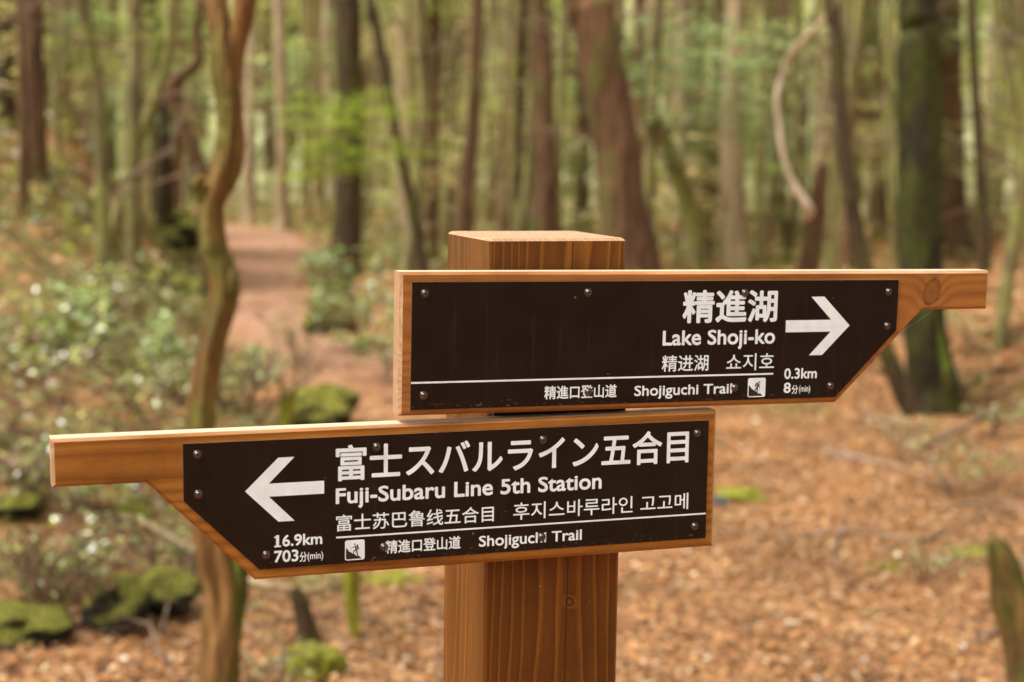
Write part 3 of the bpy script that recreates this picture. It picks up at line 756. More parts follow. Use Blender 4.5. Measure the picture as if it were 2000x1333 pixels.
TREES = [
 ('forked_tree', 'orange-brown forked tree with a knobbly bent trunk in front of the path', 4.1,
  [(438, 95, 47), (440, 150, 54), (446, 250, 47), (436, 330, 49), (412, 400, 45), (414, 480, 49), (432, 545, 50), (428, 600, 49), (412, 660, 47), (400, 720, 45), (394, 790, 47), (396, 900, 50), (408, 1010, 59), (428, 1090, 72), (440, 1160, 74), (436, 1230, 76), (424, 1333, 77), (420, 1400, 81)],
  'orangebark', dict(flare=.25, up=.01, nz=.7, seed=3.3, sides=26, cushion=[(446, 1000, 10), (462, 1060, 30), (468, 1120, 36), (464, 1180, 40), (458, 1240, 34), (452, 1300, 22), (450, 1345, 10)], limbs=[
     dict(p=[(388, -420, 36, .12), (404, -160, 42, .08), (420, 0, 48, .03), (432, 100, 46, .0), (442, 190, 34, 0)]),
     dict(p=[(560, -420, 30, -.1), (508, -150, 36, -.06), (480, 0, 42, -.03), (460, 90, 46, 0), (448, 180, 36, 0)]),
     dict(p=[(395, 345, 16, -.05), (388, 365, 26, -.02), (408, 392, 34, 0)]),
     dict(p=[(452, 525, 14, 0), (450, 560, 30, -.02), (436, 600, 40, 0)])])),
 ('straight_tree', 'straight red-brown trunk at the left side before the mossy mound', 14.4,
  [(58, -60, 38), (62, 0, 38), (66, 200, 44), (72, 400, 50), (80, 600, 54)], 'cedar', {}),
 ('slim_tree', 'thin pale brown trunk just left of the straight red-brown trunk', 14.0,
  [(42, 150, 14), (46, 300, 20), (44, 450, 22), (50, 620, 26)], 'cedar', {}),
 ('dark_tree', 'dark trunk cut by the top left corner of the photo', 19, [(8, -50, 34), (10, 100, 36), (12, 350, 40)], 'deepbark', {}),
 ('leaning_tree', 'mossy leaning tree that slants up to the right behind the forked tree', 12.2,
  [(338, 0, 18), (330, 100, 20), (300, 200, 22), (266, 290, 24), (250, 360, 26), (225, 440, 28), (196, 530, 30), (168, 610, 34), (130, 680, 40)], 'greenbark', dict(up=1.5)),
 ('crooked_tree', 'crooked reddish trunk with an elbow bend left of the forked tree', 15.5,
  [(396, -30, 18), (384, 60, 20), (386, 120, 24), (350, 150, 28), (334, 185, 32), (352, 240, 30), (378, 300, 30), (396, 345, 32), (402, 420, 34)], 'cedar', dict(up=1)),
 ('dark_tree', 'dark trunk entering at the top between the leaning tree and the left edge', 20, [(288, -40, 26), (302, 40, 30), (316, 120, 30), (320, 260, 32), (322, 400, 36)], 'deepbark', {}),
 ('broad_tree', 'broad soft reddish trunk behind the leaning tree', 26, [(178, -50, 52), (176, 100, 54), (182, 300, 58), (186, 400, 60)], 'cedar', dict(foliage=[(230, 90, 17, .9, .3, 'olive'), (150, 60, 17, .8, .3, 'fir'), (330, 60, 18, .8, .3, 'olive'), (250, 200, 19, .8, .35, 'fir')])),
 ('dark_tree', 'dark straight trunk standing on the right edge of the path', 17,
  [(672, -60, 48), (676, 0, 50), (682, 200, 50), (682, 350, 52), (676, 480, 56), (674, 560, 62)], 'deepbark', {}),
 ('slanting_tree', 'thin dark sapling slanting down to the right left of the post', 9.6,
  [(716, -60, 16), (726, 0, 17), (745, 100, 19), (762, 200, 21), (784, 310, 22), (804, 400, 22), (824, 520, 24), (836, 620, 26)], 'deepbark', dict(foliage=[(640, 255, 8.4, .36, .20, 'maple'), (690, 300, 8.6, .34, .16, 'maple'), (765, 205, 9.0, .30, .10, 'maple'), (610, 320, 8.3, .22, .12, 'maple'), (810, 290, 9.0, .26, .07, 'maple'), (670, 225, 8.6, .26, .1, 'maple')])),
 ('broad_tree', 'wide pale brown trunk seen above the left side of the post', 24, [(800, -60, 60), (800, 60, 60), (804, 250, 64), (806, 420, 66)], 'palebark', {}),
 ('straight_tree', 'slim reddish trunk directly above the left edge of the post', 15,
  [(936, -60, 22), (930, 60, 24), (926, 200, 26), (914, 330, 28), (902, 470, 32)], 'cedar', {}),
 ('dark_tree', 'dark trunk behind the top of the post', 19, [(1018, -50, 44), (1008, 60, 46), (1006, 160, 44), (1008, 300, 40), (1010, 420, 40)], 'deepbark', {}),
 ('straight_tree', 'straight dull brown trunk rising behind the right half of the post top', 16.5,
  [(1050, -60, 34), (1056, 60, 36), (1064, 220, 38), (1068, 330, 40), (1070, 470, 42)], 'cedar', {}),
 ('large_tree', 'largest brown trunk, leaning slightly left, to the right of the post', 10.4,
  [(1138, -60, 78), (1152, 0, 84), (1172, 110, 86), (1194, 230, 86), (1208, 330, 88), (1222, 430, 94), (1238, 520, 106), (1246, 640, 120)], 'cedar', dict(flare=.6, sides=20)),
 ('leaning_tree', 'grey-green mossy stem crossing behind the largest brown trunk', 12.5,
  [(1190, -50, 26), (1218, 90, 28), (1250, 180, 28), (1290, 260, 30), (1318, 330, 34), (1344, 400, 36), (1362, 480, 38), (1372, 560, 40)], 'greenbark', {}),
 ('straight_tree', 'pale ochre trunk above the Chinese name on the upper board', 20, [(1440, -50, 40), (1432, 120, 42), (1428, 300, 44), (1436, 460, 46)], 'palebark', dict(foliage=[(1360, 170, 12, .75, .32, 'fir'), (1450, 110, 12.4, .7, .3, 'fir'), (1300, 90, 12.2, .6, .3, 'fir'), (1450, 230, 12, .5, .22, 'fir'), (1340, 270, 12.2, .35, .2, 'fir')])),
 ('broken_tree', 'short reddish leaning stub below the bleached hanging branch', 13, [(1606, 325, 26), (1602, 350, 30), (1592, 430, 36), (1578, 520, 42)], 'cedar', dict(up=.01)),
 ('slanting_tree', 'thin dark mossy trunk leaning left behind the arrow of the upper board', 9.7,
  [(1616, -60, 24), (1626, 0, 26), (1636, 120, 27), (1646, 260, 27), (1660, 380, 29), (1680, 500, 31), (1702, 590, 32), (1728, 680, 34), (1764, 770, 38)], 'deepbark', dict(flare=.2)),
 ('straight_tree', 'soft pinkish trunk between the thin dark trunk and the thick mossy one', 24, [(1700, -50, 34), (1708, 120, 38), (1716, 300, 42), (1722, 480, 44)], 'cedar', {}),
 ('mossy_tree', 'thick dark moss-covered trunk under the tip of the upper board', 10.3,
  [(1794, -60, 76), (1795, 60, 78), (1797, 200, 80), (1798, 340, 82), (1800, 480, 84), (1804, 600, 80), (1812, 690, 80), (1820, 745, 84)], 'mossbark', dict(flare=.12, nz=.3, sides=20, cushion=[(1826, 590, 8), (1832, 640, 18), (1840, 695, 26), (1850, 735, 30), (1856, 758, 26)])),
 ('straight_tree', 'tall red-brown trunk immediately right of the thick mossy trunk', 19, [(1852, -50, 48), (1853, 100, 50), (1856, 300, 52), (1862, 470, 54)], 'cedar', {}),
 ('slim_tree', 'slim dark trunk near the top right corner', 17, [(1898, -50, 18), (1902, 120, 20), (1912, 300, 22), (1920, 470, 24)], 'deepbark', {}),
 ('slim_tree', 'slim grey trunk at the right border leaning towards the left', 16, [(1940, -50, 18), (1962, 100, 20), (1982, 230, 22), (2000, 400, 24)], 'greenbark', {}),
 ('slim_tree', 'slim pale trunk above the path near the forked tree', 30, [(545, -40, 22), (548, 120, 24), (552, 260, 24), (552, 370, 26)], 'palebark', {}),
 ('slim_tree', 'second slim pale trunk right beside the forked tree at the far end of the path', 32, [(492, -40, 20), (492, 120, 22), (488, 260, 24), (486, 370, 24)], 'palebark', {}),
]
for (nm, lb, Y_, line, mt, kw) in TREES:
    kw = dict(kw); mossy = kw.pop('cushion', None)
    for l in kw.get('limbs', ()):
        if 'mat' in l: l['mat'] = M[l['mat']]
    tr = tree(nm, lb, Y_, line, M[mt], **kw)
    if mossy:
        lp = [px(x, y, Y_-(.10 if Y_ > 8 else .022))-tr.location for x, y, w_ in mossy]
        obj('moss', stem_mesh('moss', lp, [w_/2*Y_/FPX for x, y, w_ in mossy], M['greenmoss'], 10, 5, .4, 3), tr)

def region(p):
    q_ = p-CAM; x = 1000+FPX*q_.dot(r1)/q_.dot(f0)
    for lim, t in ((180, 'at the far left of the photo'), (400, 'between the far left and the forked tree'), (650, 'around the far end of the path'), (900, 'between the path and the post'),
                   (1140, 'directly above the post'), (1400, 'around the largest brown trunk'), (1620, 'behind the bleached branch'), (1850, 'around the thick mossy trunk')):
        if x < lim: return t
    return 'at the far right of the photo'
# trees farther back, each a thing, sharing a few trunk and bough meshes
def far_trunk(seed, lean):
    q = random.Random(seed); P_ = [(lean*1.0+q.uniform(-.1, .1), 0, 12)]
    for k in range(1, 6): P_.append((lean*(1-k/6)+q.uniform(-.12, .12), q.uniform(-.12, .12), 12-k*2.3))
    P_.append((0, 0, -.4)); return stem_mesh('trunk', P_, [.085, .095, .105, .11, .118, .125, .145], M['farcedar'], 9, 3, .15, seed, .3)
FT = []
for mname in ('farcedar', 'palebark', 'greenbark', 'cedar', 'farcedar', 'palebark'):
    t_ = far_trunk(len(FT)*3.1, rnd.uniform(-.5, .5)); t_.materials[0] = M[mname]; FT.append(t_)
kinds = ['red-brown', 'pale tan', 'grey-green', 'dark brown', 'red-brown', 'pale tan']
q = random.Random(12); made = 0; spots = []
while made < 170:
    Yt = 17+44*q.random()**.85; Xt = q.uniform(-.345, .345)*Yt
    pdv = path_d(np.array([Xt]), np.array([Yt]))[0]
    if pdv < .5: continue
    if any((Xt-a)**2+(Yt-b)**2 < .5 for a, b in spots): continue
    spots.append((Xt, Yt)); made += 1
    ki = q.randrange(6); sc_ = .38+.95*q.random()**1.6
    r_ = empty('far_tree', (Xt, Yt, ground_z(Xt, Yt)-.02), (0, 0, q.uniform(0, 6.28)), category='tree', group='slender %s trees far back %s' % (kinds[ki], region(Vector((Xt, Yt, 1.)))),
               label='slender %s tree trunk blurred far back %s' % (kinds[ki], region(Vector((Xt, Yt, 1.)))))
    r_.scale = (sc_, sc_, 1+.2*q.random())
    obj('trunk', FT[ki], r_)
    for b in range(q.choice((2, 3, 3, 4))):
        o = obj('bough', SPRAY[q.choice(('fir', 'olive', 'olive', 'dry', 'dry', 'olive') if Yt > 22 else ('fir', 'olive', 'dry'))], r_, (q.uniform(-.7, .7), q.uniform(-.7, .7), q.uniform(.8, 5.4)), (0, 0, q.uniform(0, 6.28)))
        k = q.uniform(.6, 1.35); o.scale = (k/sc_, k/sc_, k*q.uniform(.3, .6))
# thin saplings between the larger trees
def sapling(seed):
    q_ = random.Random(seed); P_ = []; x = q_.uniform(-.8, .8)
    for k in range(7): P_.append((x*(1-k/6)+q_.uniform(-.1, .1), q_.uniform(-.1, .1), 9-1.5*k))
    P_.append((0, 0, -.3)); VF_ = []
    tk = stem_mesh('trunk', P_, [.018, .022, .026, .030, .034, .038, .042, .05], M['greenbark'], 7, 3, .15, seed)
    for k in range(16):
        z = q_.uniform(.6, 7); a = q_.uniform(0, 6.28); i_ = min(5, int((9-z)/1.5)); bx = P_[i_][0]; L = q_.uniform(.3, 1.3); up_ = q_.uniform(-.1, .8)
        VF_.append(tube_vf([(bx*.9, 0, z), (bx+math.cos(a)*L*.5, math.sin(a)*L*.5, z+up_*L*.4), (bx+math.cos(a+.3)*L, math.sin(a+.3)*L, z+up_*L)], [.013, .009, .005], 4, False))
    V_, F_ = join(*VF_); return tk, mesh('branches', V_, F_, (M['twig'],))
SAP = [sapling(s_*2.3+1) for s_ in range(5)]
q = random.Random(77); made = 0
while made < 75:
    Yt = 10.5+26*q.random(); Xt = q.uniform(-.34, .345)*Yt
    if path_d(np.array([Xt]), np.array([Yt]))[0] < .4: continue
    made += 1; k = q.randrange(5); sc_ = q.uniform(.7, 1.5)
    r_ = empty('thin_sapling', (Xt, Yt, ground_z(Xt, Yt)), (0, 0, q.uniform(0, 6.28)), category='sapling', group='thin saplings '+region(Vector((Xt, Yt, 1.))), label='thin bare blurred sapling '+region(Vector((Xt, Yt, 1.))))
    r_.scale = (sc_, sc_, 1); obj('trunk', SAP[k][0], r_); obj('branches', SAP[k][1], r_, kind='stuff')
# far wood closing the view
n = 26000; Y = NR.uniform(52, 100, n); X = NR.uniform(-.42, .42, n)*Y; Z = height(X, Y)+NR.uniform(0, 1, n)**1.2*15
clump = vnoise(X*1.0+Y*.3, Z*.8+Y, 1.6, 31); k = clump > .42; X, Y, Z = X[k], Y[k], Z[k]
FARC = [(.56, .60, .28), (.72, .73, .42), (.44, .47, .20), (.50, .58, .34), (.72, .67, .46)]  # foliage tones lifted to carry the haze of the far wood
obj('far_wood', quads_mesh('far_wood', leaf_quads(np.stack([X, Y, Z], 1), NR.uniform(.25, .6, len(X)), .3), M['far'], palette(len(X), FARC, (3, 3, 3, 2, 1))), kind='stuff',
    label='pale olive foliage of the far wood that closes the view', category='wood')
VF = []
for k in range(230):
    Yt = rnd.uniform(55, 95); Xt = rnd.uniform(-.42, .42)*Yt; z0 = ground_z(Xt, Yt); r_ = rnd.uniform(.09, .26)
    VF.append(tube_vf([(Xt, Yt, z0-.3), (Xt+rnd.uniform(-.2, .2), Yt, z0+7), (Xt+rnd.uniform(-.6, .6), Yt, z0+16)], [r_*1.1, r_, r_*.7], 6, False))
V, F = join(*VF)
obj('far_trunks', mesh('far_trunks', V, F, (M['cedar'],)), kind='stuff', label='mass of trunks of the far wood', category='wood')

# ------------------------------------------------------------------ dead wood
def branch(name, label, Y, pts, mat, cat='branch', rise=0., **kw):
    P_ = [px(x, y, Y+dy) for x, y, w_, dy in pts]; off = P_[len(P_)//2].copy()
    if rise is not None:
        pass
    me_ = stem_mesh(name, [p-off for p in P_], [w_/2*Y/FPX for x, y, w_, dy in pts], mat, 8, 5, .2, Y)
    return obj(name, me_, None, off, category=cat, label=label, **kw)
branch('bleached_branch', 'curved bleached bare branch hanging beside the thin dark trunk', 11.3,
       [(1624, 22, 7, -1.4), (1596, 52, 8, -.9), (1566, 82, 10, -.4), (1543, 110, 13, -.1), (1529, 150, 14, 0), (1518, 192, 11, 0), (1523, 260, 12, 0), (1530, 305, 11, 0), (1546, 352, 12, 0), (1566, 386, 17, 0), (1582, 410, 17, 0), (1574, 432, 8, .1)], M['bleach_toplight'])
def ground_branch(name, label, pts, mat, **kw):
    """points (px, py, width px) lying on the ground"""
    P_ = []; rr = []
    for x, y, w_, lift in pts:
        d = px(x, y, 1)-CAM; t = 3.
        for _ in range(400):
            p = CAM+d*t
            if p.z <= ground_z(p.x, p.y)+lift: break
            t += .04
        P_.append(p.copy()); rr.append(w_/2*t/FPX)
    for p, r__ in zip(P_, rr): p.z += r__*.6
    off = P_[len(P_)//2].copy()
    return obj(name, stem_mesh(name, [p-off for p in P_], rr, mat, 8, 4, .2, pts[0][0]), None, off, category='branch', label=label, **kw)
ground_branch('fallen_branch', 'pale fallen branch lying right of the lower board on the litter', [(1610, 892, 20, 0), (1660, 902, 26, 0), (1730, 915, 18, 0), (1810, 935, 12, 0)], M['twig'])
ground_branch('curved_twig', 'thin curved grey stick on the litter right of the post', [(1650, 1025, 5, .03), (1634, 1060, 9, .02), (1624, 1095, 11, 0), (1645, 1125, 10, 0), (1690, 1155, 6, 0)], M['twig'])
ground_branch('fallen_branch', 'straight grey fallen stick beside the stump at the lower right corner', [(1840, 1288, 9, 0), (1900, 1258, 14, 0), (1975, 1225, 16, .02)], M['twig'])
ground_branch('fallen_branch', 'short thick pale branch on the ground under the tip of the upper board', [(1690, 822, 16, 0), (1735, 832, 24, 0), (1780, 838, 20, 0)], M['twig'])
ground_branch('fallen_branch', 'long grey dead branch on the slope below the left arm of the lower board', [(230, 1010, 8, .1), (290, 1030, 14, .1), (350, 1065, 14, .08), (420, 1100, 10, .05)], M['palebark'])
ground_branch('fallen_branch', 'grey horizontal dead branch under the lowest corner of the lower board', [(470, 1135, 16, .12), (530, 1150, 16, .12), (600, 1158, 14, .1), (640, 1150, 8, .1)], M['palebark'])
ground_branch('fallen_branch', 'dark dead branch at the left border beside the shrubs', [(0, 900, 18, .1), (60, 925, 26, .1), (110, 960, 16, .06), (140, 1000, 10, .05)], M['twig'])

ground_branch('fallen_branch', 'long thin branch running up the right slope', [(1790, 880, 10, .1), (1860, 850, 14, .08), (1930, 815, 14, .1), (2000, 790, 10, .1)], M['twig'])
ground_branch('fallen_branch', 'grey branch lying level across the right slope near the border', [(1820, 1000, 5, .05), (1890, 985, 8, .06), (1960, 990, 8, .05), (2010, 1000, 6, .05)], M['twig'])
ground_branch('fallen_branch', 'thin branch behind the curved stick pointing at the right slope', [(1560, 1050, 6, .03), (1680, 1040, 10, .05), (1780, 1060, 10, .05), (1850, 1040, 6, .05)], M['twig'])
ground_branch('fallen_branch', 'dark thin branch beside the foot of the thick mossy trunk', [(1880, 760, 10, .1), (1930, 735, 12, .15), (1990, 720, 10, .15)], M['darkbark'])
def stump(name, label, Y, pts, mat, cat):
    P_ = [px(x, y, Y) for x, y, w_ in pts]; rr = [w_/2*Y/FPX for x, y, w_ in pts]
    e = P_[-1]; gz = ground_z(e.x, e.y); P_.append(Vector((e.x, e.y, min(gz, e.z)-.1))); rr.append(rr[-1]*1.1)
    off = Vector((e.x, e.y, gz))
    return obj(name, stem_mesh(name, [p-off for p in P_], rr, mat, 18, 7, .75, Y*3), None, off, category=cat, label=label)
stump('mossy_stump', 'leaning orange-brown mossy stump at the lower right corner', 4.6, [(1940, 1052, 16), (1955, 1085, 44), (1975, 1150, 62), (1992, 1230, 78), (2012, 1333, 90)], bark('mossy_stump_bark', (.12, .060, .020), (.24, .13, .035), .60, (.085, .080, .012)), 'stump')
stump('mossy_stub', 'bright yellow-green mossy upright stub below the lower board', 5.0, [(686, 1075, 30), (690, 1130, 36), (692, 1190, 32), (696, 1240, 26), (697, 1285, 22)], M['brightmoss'], 'stub')
stump('dead_stub', 'short dark leaning stub between the forked tree and the mossy stub', 4.9, [(572, 1150, 20), (585, 1180, 32), (600, 1230, 38), (612, 1275, 40)], M['darkbark'], 'stub')
stump('mossy_stub', 'small yellowish mossy stub above the left part of the lower board', 8.6, [(566, 760, 30), (562, 790, 26), (556, 830, 22)], M['brightmoss'], 'stub')

# ------------------------------------------------------------------ rocks and moss cushions
import bmesh
def rock_mesh(seed, flat=.7):
    bm = bmesh.new(); bmesh.ops.create_icosphere(bm, subdivisions=4, radius=1)
    for v in bm.verts:
        n_ = noise.noise(v.co*1.3+Vector((seed, 0, 0)))*.45+noise.noise(v.co*3+Vector((0, seed, 0)))*.18+noise.noise(v.co*9+Vector((0, 0, seed)))*.05
        v.co *= 1+n_; v.co.z *= flat
    me_ = bpy.data.meshes.new('rock'); bm.to_mesh(me_); bm.free(); me_.materials.append(M['rock']); me_.polygons.foreach_set('use_smooth', [True]*len(me_.polygons)); return me_
RM = [rock_mesh(s*5.3) for s in range(4)]
def rock(name, label, x, y, wpx, mi, sink=.25, mat=None, hz=1., cat='rock', **kw):
    d = px(x, y, 1)-CAM; t = 3.
    for _ in range(900):
        p = CAM+d*t
        if p.z <= ground_z(p.x, p.y): break
        t += .03
    r_ = wpx/2*t/FPX
    o = obj(name, RM[mi], None, (p.x, p.y, ground_z(p.x, p.y)+r_*(.7*hz*.5-sink)), (0, 0, mi*1.3+x), category=cat, label=label, **kw); o.scale = (r_, r_, r_*hz)
    if mat:
        o.data = RM[mi].copy(); o.data.materials[0] = mat
    return o
rock('mossy_rock', 'bright green moss cushion on a stone right of the lower board', 1452, 975, 96, 0, .1, M['brightmoss'], .5)
rock('dark_stone', 'small dark stone touching the right end of the lower board', 1402, 984, 46, 1, .1, M['wetrock'], .6)
rock('mossy_rock', 'round bright mossy rock below the short dark stub', 616, 1318, 105, 2, .0, M['brightmoss'], 1.1)
rock('mossy_rock', 'tall dark mossy rock left of the forked tree', 236, 1230, 130, 1, -.25, None, 1.4)
rock('mossy_rock', 'dark mossy rock right behind the tall dark one', 325, 1195, 130, 3, -.2, None, 1.1)
rock('mossy_rock', 'flat dark mossy rock at the lower left border', 30, 1240, 180, 0, .0, None, .6)
rock('mossy_rock', 'dark mossy rock under the arm of the lower board', 250, 1020, 90, 2, -.1, None, .8)
rock('mossy_rock', 'half-buried dark mossy rock behind the pale leafless shrub', 110, 1120, 100, 3, -.1, None, .7)
rock('mossy_rock', 'mossy rock peeping over the lower board between the forked tree and the post', 620, 835, 150, 2, -.15, None, .9)
rock('mossy_rock', 'mossy rock under the white-flecked bush beside the path', 640, 650, 90, 3, -.1, None, .9)
rock('mossy_rock', 'dark rock on the mound hugging the right side of the forked tree', 415, 560, 90, 1, .0, None, .8)
rock('mossy_rock', 'dark mossy rock on the mound left of the forked tree', 340, 590, 110, 2, -.1, None, .8)
rock('mossy_rock', 'mossy boulder high on the mound beneath the crooked trunk', 350, 480, 130, 0, -.2, None, .8)
rock('mossy_rock', 'mossy boulder on the mound right of the slanting mossy tree', 265, 560, 110, 3, -.1, None, .7)
rock('mossy_rock', 'dark rock at the left border below the tip of the lower board', 40, 1010, 100, 1, .0, None, .7)
rock('mossy_rock', 'green moss cushion on the right slope under the fallen branches', 1730, 1108, 80, 3, .2, M['brightmoss'], .35)
rock('mossy_rock', 'wide low moss cushion left of the mossy stump', 1905, 1082, 110, 2, .2, M['brightmoss'], .35)
rock('mossy_rock', 'tiny moss cushion among the litter near the curved stick', 1700, 1205, 50, 1, .2, M['brightmoss'], .3)
rock('mossy_rock', 'yellow mossy lump at the top of the lower left slope', 205, 1088, 40, 0, -.1, M['brightmoss'], .8)
rock('mossy_rock', 'olive moss cushion under the right part of the lower board beside the post', 770, 1135, 120, 2, .2, M['brightmoss'], .4)

# ------------------------------------------------------------------ shrubs
SG = [(.12, .135, .040), (.24, .27, .07), (.40, .43, .11), (.52, .52, .10), (.62, .66, .42), (.24, .13, .05)]
def shrub_parts(seed, leaves, size_, cols, wts, h=.5, spread=.45, mat='gloss'):
    size = (size_[0]*1.3, size_[1]*1.45); rg = np.random.default_rng(seed); qq = random.Random(seed); tips = []; VF = []
    for k in range(9):
        a = qq.uniform(0, 6.28); rr = spread*qq.uniform(.3, 1); hh = h*qq.uniform(.5, 1.05)
        P_ = [(0, 0, -.05), (rr*.35*math.cos(a), rr*.35*math.sin(a), hh*.45), (rr*.75*math.cos(a+.3), rr*.75*math.sin(a+.3), hh*.8), (rr*math.cos(a+.2), rr*math.sin(a+.2), hh)]
        VF.append(tube_vf(smooth_path(P_, 3), .005, 5, False)); tips += [P_[3], P_[2], tuple((P_[2][i]+P_[1][i])/2 for i in range(3))]
        for b in range(2):
            a2 = a+qq.uniform(-1, 1); s0 = P_[2-b]; e = (s0[0]+.16*math.cos(a2), s0[1]+.16*math.sin(a2), s0[2]+qq.uniform(.02, .12))
            VF.append(tube_vf([s0, e], .003, 4, False)); tips.append(e)
    C_ = []
    for _ in range(leaves):
        t = tips[qq.randrange(len(tips))]; C_.append([t[i]+qq.gauss(0, .035) for i in range(3)])
    C_ = np.array(C_)
    V, F = join(*VF)
    return quads_mesh('foliage', leaf_quads(C_, rg.uniform(*size, len(C_)), .45, rg, 2.1, .1), M[mat], palette(len(C_), cols, wts, rg=rg)), mesh('stems', V, F, (M['twig'],))
SH = [shrub_parts(1, 210, (.03, .06), SG, (3, 3, 2, 1, 1, 2)), shrub_parts(2, 170, (.03, .055), SG, (3, 3, 3, 2, 1.5, 2)), shrub_parts(3, 240, (.025, .05), SG, (4, 4, 2, 1, .7, 2), .35, .6), shrub_parts(4, 200, (.035, .065), SG, (2, 2, 3, 3, 2, 1), .7, .3), shrub_parts(5, 420, (.04, .065), [(.14, .20, .06), (.28, .38, .10), (.44, .54, .18), (.66, .74, .50)], (3, 4, 3, 1.3), .62, .42)]
def shrub(label, x, y, vi, s_, group=None, sub=None):
    d = px(x, y, 1)-CAM; t = 3.
    for _ in range(900):
        p = CAM+d*t
        if p.z <= ground_z(p.x, p.y): break
        t += .03
    pr = dict(category='shrub', label=label)
    if group: pr['group'] = group
    r_ = empty('leafy_shrub', (p.x, p.y, ground_z(p.x, p.y)), (0, 0, rnd.uniform(0, 6.28)), **pr); r_.scale = (s_,)*3
    obj('foliage', SH[vi][0], r_); obj('stems', SH[vi][1], r_)
shrub('white-flecked light green bush between the path and the left end of the upper board', 705, 690, 4, 1.2)
shrub('second light green bush standing lower beside the white-flecked one', 755, 745, 4, .85)
shrub('mid green shrub on the right bank of the path below the dark straight trunk', 655, 640, 2, .9)
shrub('low leafy shrub at the near end of the path', 590, 715, 1, .8)
shrub('blue-green shrub at the left border under the straight red-brown trunk', 15, 740, 0, .9)
shrub('shrub with yellow leaves left of the slanting mossy tree base', 150, 715, 4, .7)
shrub('blue-green shrub above the left arm of the lower board', 110, 800, 0, 1.0)
shrub('dense shrub at the left border above the tip of the lower board', 20, 850, 2, .9)
shrub('green shrub touching the foot of the forked tree on its left', 290, 830, 2, 1.0)
shrub('pale flecked shrub left of the forked tree above the lower board', 330, 750, 4, .6)
shrub('small shrub right of the forked tree above the lower board', 490, 790, 4, .5)
shrub('low shrub between the forked tree and the path', 520, 730, 2, .6)
shrub('blue-green shrub under the left arm of the lower board', 200, 1010, 4, .42)
shrub('small light green plant directly below the tip of the lower board', 110, 1010, 1, .45)
shrub('blue-green shrub at the left border halfway down the slope', 60, 1140, 2, .6)
shrub('dark green sprig left of the forked tree trunk below the lower board', 395, 1140, 0, .35)
shrub('light green seedlings by the fallen branches on the right slope', 1850, 970, 1, .5)
shrub('green seedlings at the right border on the slope', 1940, 960, 1, .45)
shrub('small green plant between the moss cushions on the right', 1800, 1130, 2, .35)
shrub('small plant on the right slope beside the thick mossy trunk', 1900, 690, 1, .6)
shrub('green tuft on the right slope above the level grey branch', 1760, 905, 1, .5)
shrub('dark green sprig halfway up the right slope', 1960, 860, 0, .5)
shrub('light tuft on the right slope beside the long thin branch', 1885, 800, 3, .45)
shrub('leafy shrub between the two dark mossy rocks at the lower left', 150, 1180, 1, .5)
shrub('leafy sprigs hanging at the tip of the dark branch at the left border', 60, 960, 0, .6)
shrub('broad shrub on the slope under the middle of the left arm', 300, 960, 2, .7)
shrub('low green sprout at the bottom edge between forked tree and mossy rock', 500, 1330, 2, .35)
q = random.Random(3)
for k in range(34):
    x = q.uniform(-20, 420) if k % 2 else q.uniform(420, 860); y = q.uniform(600, 800) if x < 420 else q.uniform(640, 830)
    d = px(x, y, 1)-CAM; t = -CAMZ/d.z; p = CAM+d*t
    if path_d(np.array([p.x]), np.array([p.y]))[0] < .25: continue
    rg_ = 'left of the leaning tree foot' if x < 200 else 'between the leaning tree and the forked tree' if x < 400 else 'right of the forked tree, before the path' if x < 620 else 'between the path and the left end of the upper board'
    shrub('small leafy shrub '+rg_, x, y, q.choice((0, 1, 2, 3)), q.uniform(.4, .8), 'small shrubs '+rg_)

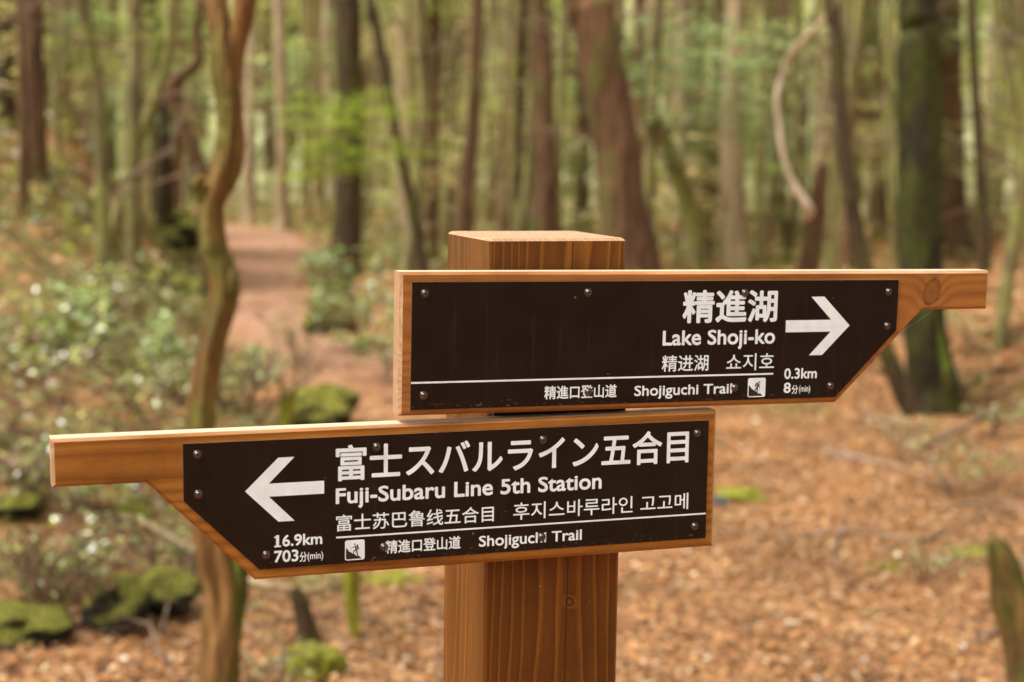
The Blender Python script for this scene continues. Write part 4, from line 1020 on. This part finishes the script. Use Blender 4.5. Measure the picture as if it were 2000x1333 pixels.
# bare branching shrub at the lower left
def bare(label, x, y, Y, s_, seed):
    qq = random.Random(seed); p0_ = px(x, y, Y); gz = ground_z(p0_.x, p0_.y); r_ = obj('bare_shrub', None)
    bpy.data.objects.remove(r_)
    VF = []
    def grow(p, d, L, r__, dep):
        P_ = [p]; 
        for k in range(4):
            d = (d+Vector((qq.uniform(-.28, .28), qq.uniform(-.28, .28), qq.uniform(-.12, .2)))).normalized(); P_.append(P_[-1]+d*L/4)
        VF.append(tube_vf(P_, [r__, r__*.9, r__*.8, r__*.7, r__*.6], 6, False))
        if dep:
            for _ in range(2+(dep > 1)): grow(P_[qq.choice((2, 3, 4))], (d+Vector((qq.uniform(-.9, .9), qq.uniform(-.6, .6), qq.uniform(-.1, .5)))).normalized(), L*qq.uniform(.6, .85), r__*.62, dep-1)
    grow(Vector((0, 0, -.03)), Vector((0, 0, 1)), .16*s_, .013*s_, 3)
    grow(Vector((.02, 0, -.03)), Vector((.6, 0, .8)), .16*s_, .011*s_, 3)
    grow(Vector((-.02, 0, -.03)), Vector((-.6, 0, .8)), .16*s_, .011*s_, 3)
    V, F = join(*VF)
    obj('bare_shrub', mesh('bare_shrub', V, F, (M['twig'],)), None, (p0_.x, p0_.y, gz), category='shrub', label=label)
bare('leafless pale branching shrub at the lower left corner', 140, 1333, 4.9, 1.1, 4)
bare('leafless twiggy shrub with arching stems at the foot of the forked tree', 480, 800, 8.6, 1.6, 9)
bare('leafless shrub among the dark mossy rocks at the left', 300, 1200, 5.4, .8, 14)

# wood goes on unseen behind and beside the camera, added to shade the sign
n = 14000; a = NR.uniform(R(20), R(340), n); d = NR.uniform(7, 26, n); X = np.sin(a)*d; Y = np.cos(a)*d-1
k = (Y < 2.0) | (np.abs(X) > .42*Y+5.5); X, Y = X[k], Y[k]; Z = height(X, Y)+NR.uniform(0, 1, len(X))*11
k = vnoise(X+Z*.3, Y+Z*.5, 1.8, 41) > .38; X, Y, Z = X[k], Y[k], Z[k]
obj('surrounding_wood', quads_mesh('surrounding_wood', leaf_quads(np.stack([X, Y, Z], 1), NR.uniform(.25, .8, len(X)), .4), M['far'], palette(len(X), OG+BG, (3, 3, 1, 3, 2, 2, 1, 2))), kind='stuff',
    label='foliage of the same wood around the clearing', category='wood')
VF = []
for k in range(90):
    an = rnd.uniform(R(20), R(340)); dd = rnd.uniform(5, 24); Xt = math.sin(an)*dd; Yt = math.cos(an)*dd-1
    if Yt > 2 and abs(Xt) < .42*Yt+4: continue
    z0 = ground_z(Xt, Yt); r_ = rnd.uniform(.07, .2)
    VF.append(tube_vf([(Xt, Yt, z0-.3), (Xt+rnd.uniform(-.2, .2), Yt, z0+6), (Xt+rnd.uniform(-.6, .6), Yt, z0+13)], [r_*1.1, r_, r_*.7], 8, False))
V, F = join(*VF)
obj('surrounding_trunks', mesh('surrounding_trunks', V, F, (M['cedar'],)), kind='stuff', label='trunks of the same wood around the clearing', category='wood')
